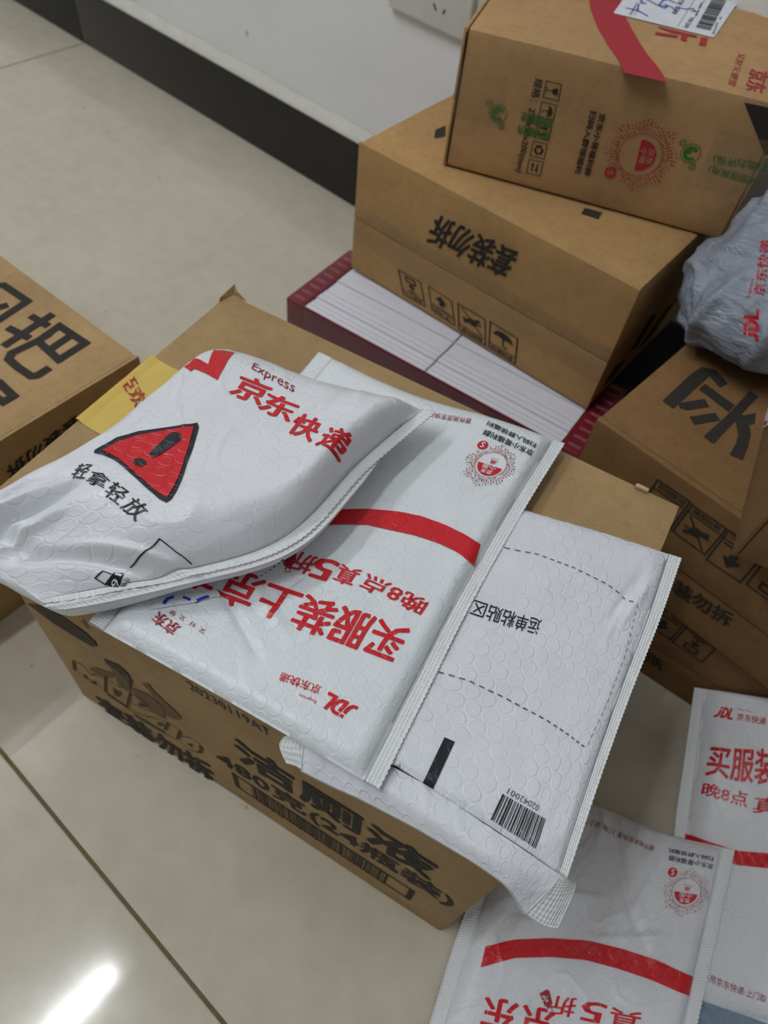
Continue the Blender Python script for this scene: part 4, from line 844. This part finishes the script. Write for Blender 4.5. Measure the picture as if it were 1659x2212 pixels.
def M_bag(name, rgb):
    t = NT(name, .36, .5); c = t.n('ShaderNodeTexCoord').outputs['Object']; b = s2l(rgb); t.l(t.ramp(t.noise(c, 16, 4), [(.3, tuple(x * .85 for x in b)), (.7, b)]), t.b.inputs['Base Color'])
    dn = t.vm('MULTIPLY', c, (18, 60, 40)); t.l(t.bump(t.noise(dn, 1.0, 6, .6), .8, .012), t.b.inputs['Normal']); return t.m
kc = (-.053, .666)
K_, bv = lumpy('courier_bag', 'crumpled pale grey plastic courier bag with red print, on the big-character carton', (kc[0], kc[1], .300), (.128, .070, .045), math.radians(75), M_bag('shaded_grey_film', (146, 153, 166)), 4.4, .0115, .2535, 6, 2.4, 1.2)  # film grey darkened to carry the shade of the right-hand side
def bagprint(name, sh, mat, P0, X, Y):
    V = []
    for v in sh.V:
        r_ = ray(P0[0] + v[0] * X[0] + v[1] * Y[0], P0[1] + v[0] * X[1] + v[1] * Y[1]); r_ /= np.linalg.norm(r_)
        h = bv.ray_cast(Vector(CP - np.array([kc[0], kc[1], .300])), Vector(r_))
        if h[0] is None: V.append(None); continue
        V.append(h[0] + h[1] * .0006 + Vector((0, 0, .300 - .2535)))
    F = [f for f in sh.F if all(V[i] is not None for i in f)]
    V = [v if v is not None else Vector((0, 0, 0)) for v in V]; return obj(name, V, F, mat, K_, uv=[(v[0] * .02, v[1] * .02) for v in sh.V])
def fine(sh, step):
    bm = bmesh.new(); vs = [bm.verts.new((v[0], v[1], 0)) for v in sh.V]
    for f in sh.F: bm.faces.new([vs[i] for i in f])
    bmesh.ops.triangulate(bm, faces=bm.faces[:]); X = np.array(sh.V); lo, hi = X.min(0), X.max(0)
    for ax in (0, 1):
        k = math.floor(lo[ax] / step) + 1
        while k * step < hi[ax]: bmesh.ops.bisect_plane(bm, geom=bm.verts[:] + bm.edges[:] + bm.faces[:], dist=1e-6, plane_co=(k * step if ax == 0 else 0, k * step if ax else 0, 0), plane_no=(1 - ax, ax, 0)); k += 1
    bm.verts.index_update(); o = S2(); o.V = [v.co[:2] for v in bm.verts]; o.F = [tuple(v.index for v in f.verts) for f in bm.faces]; bm.free(); return o
bagprint('red_print', fine(logo(), .12), RED_P, (1640, 738), (.6, -38), (-33, 6))
bagprint('red_lettering', fine(S2().text('京东快递', 0, 0, 4, 1, .02), .15), RED_P, (1652, 642), (4, -30), (-25, -4)); bagprint('red_small_lettering', fine(S2().text('Express', 0, 0, 3, 1, .0), .3), RED_P, (1622, 645), (3.3, -14), (-9, -1))
lc = at(1600, 2260, .01)
lumpy('courier_bag', 'blue grey plastic bag peeking from below the right-edge mailer, on the floor', (lc[0], lc[1], .008), (.055, .035, .009), math.radians(10), M_bag('blue_grey_film', (128, 146, 168)), 8.8, .002, .0005, 4)
print('OBJECTS', len(bpy.data.objects), 'POLYS', sum(len(o.data.polygons) for o in bpy.data.objects if o.type == 'MESH'))
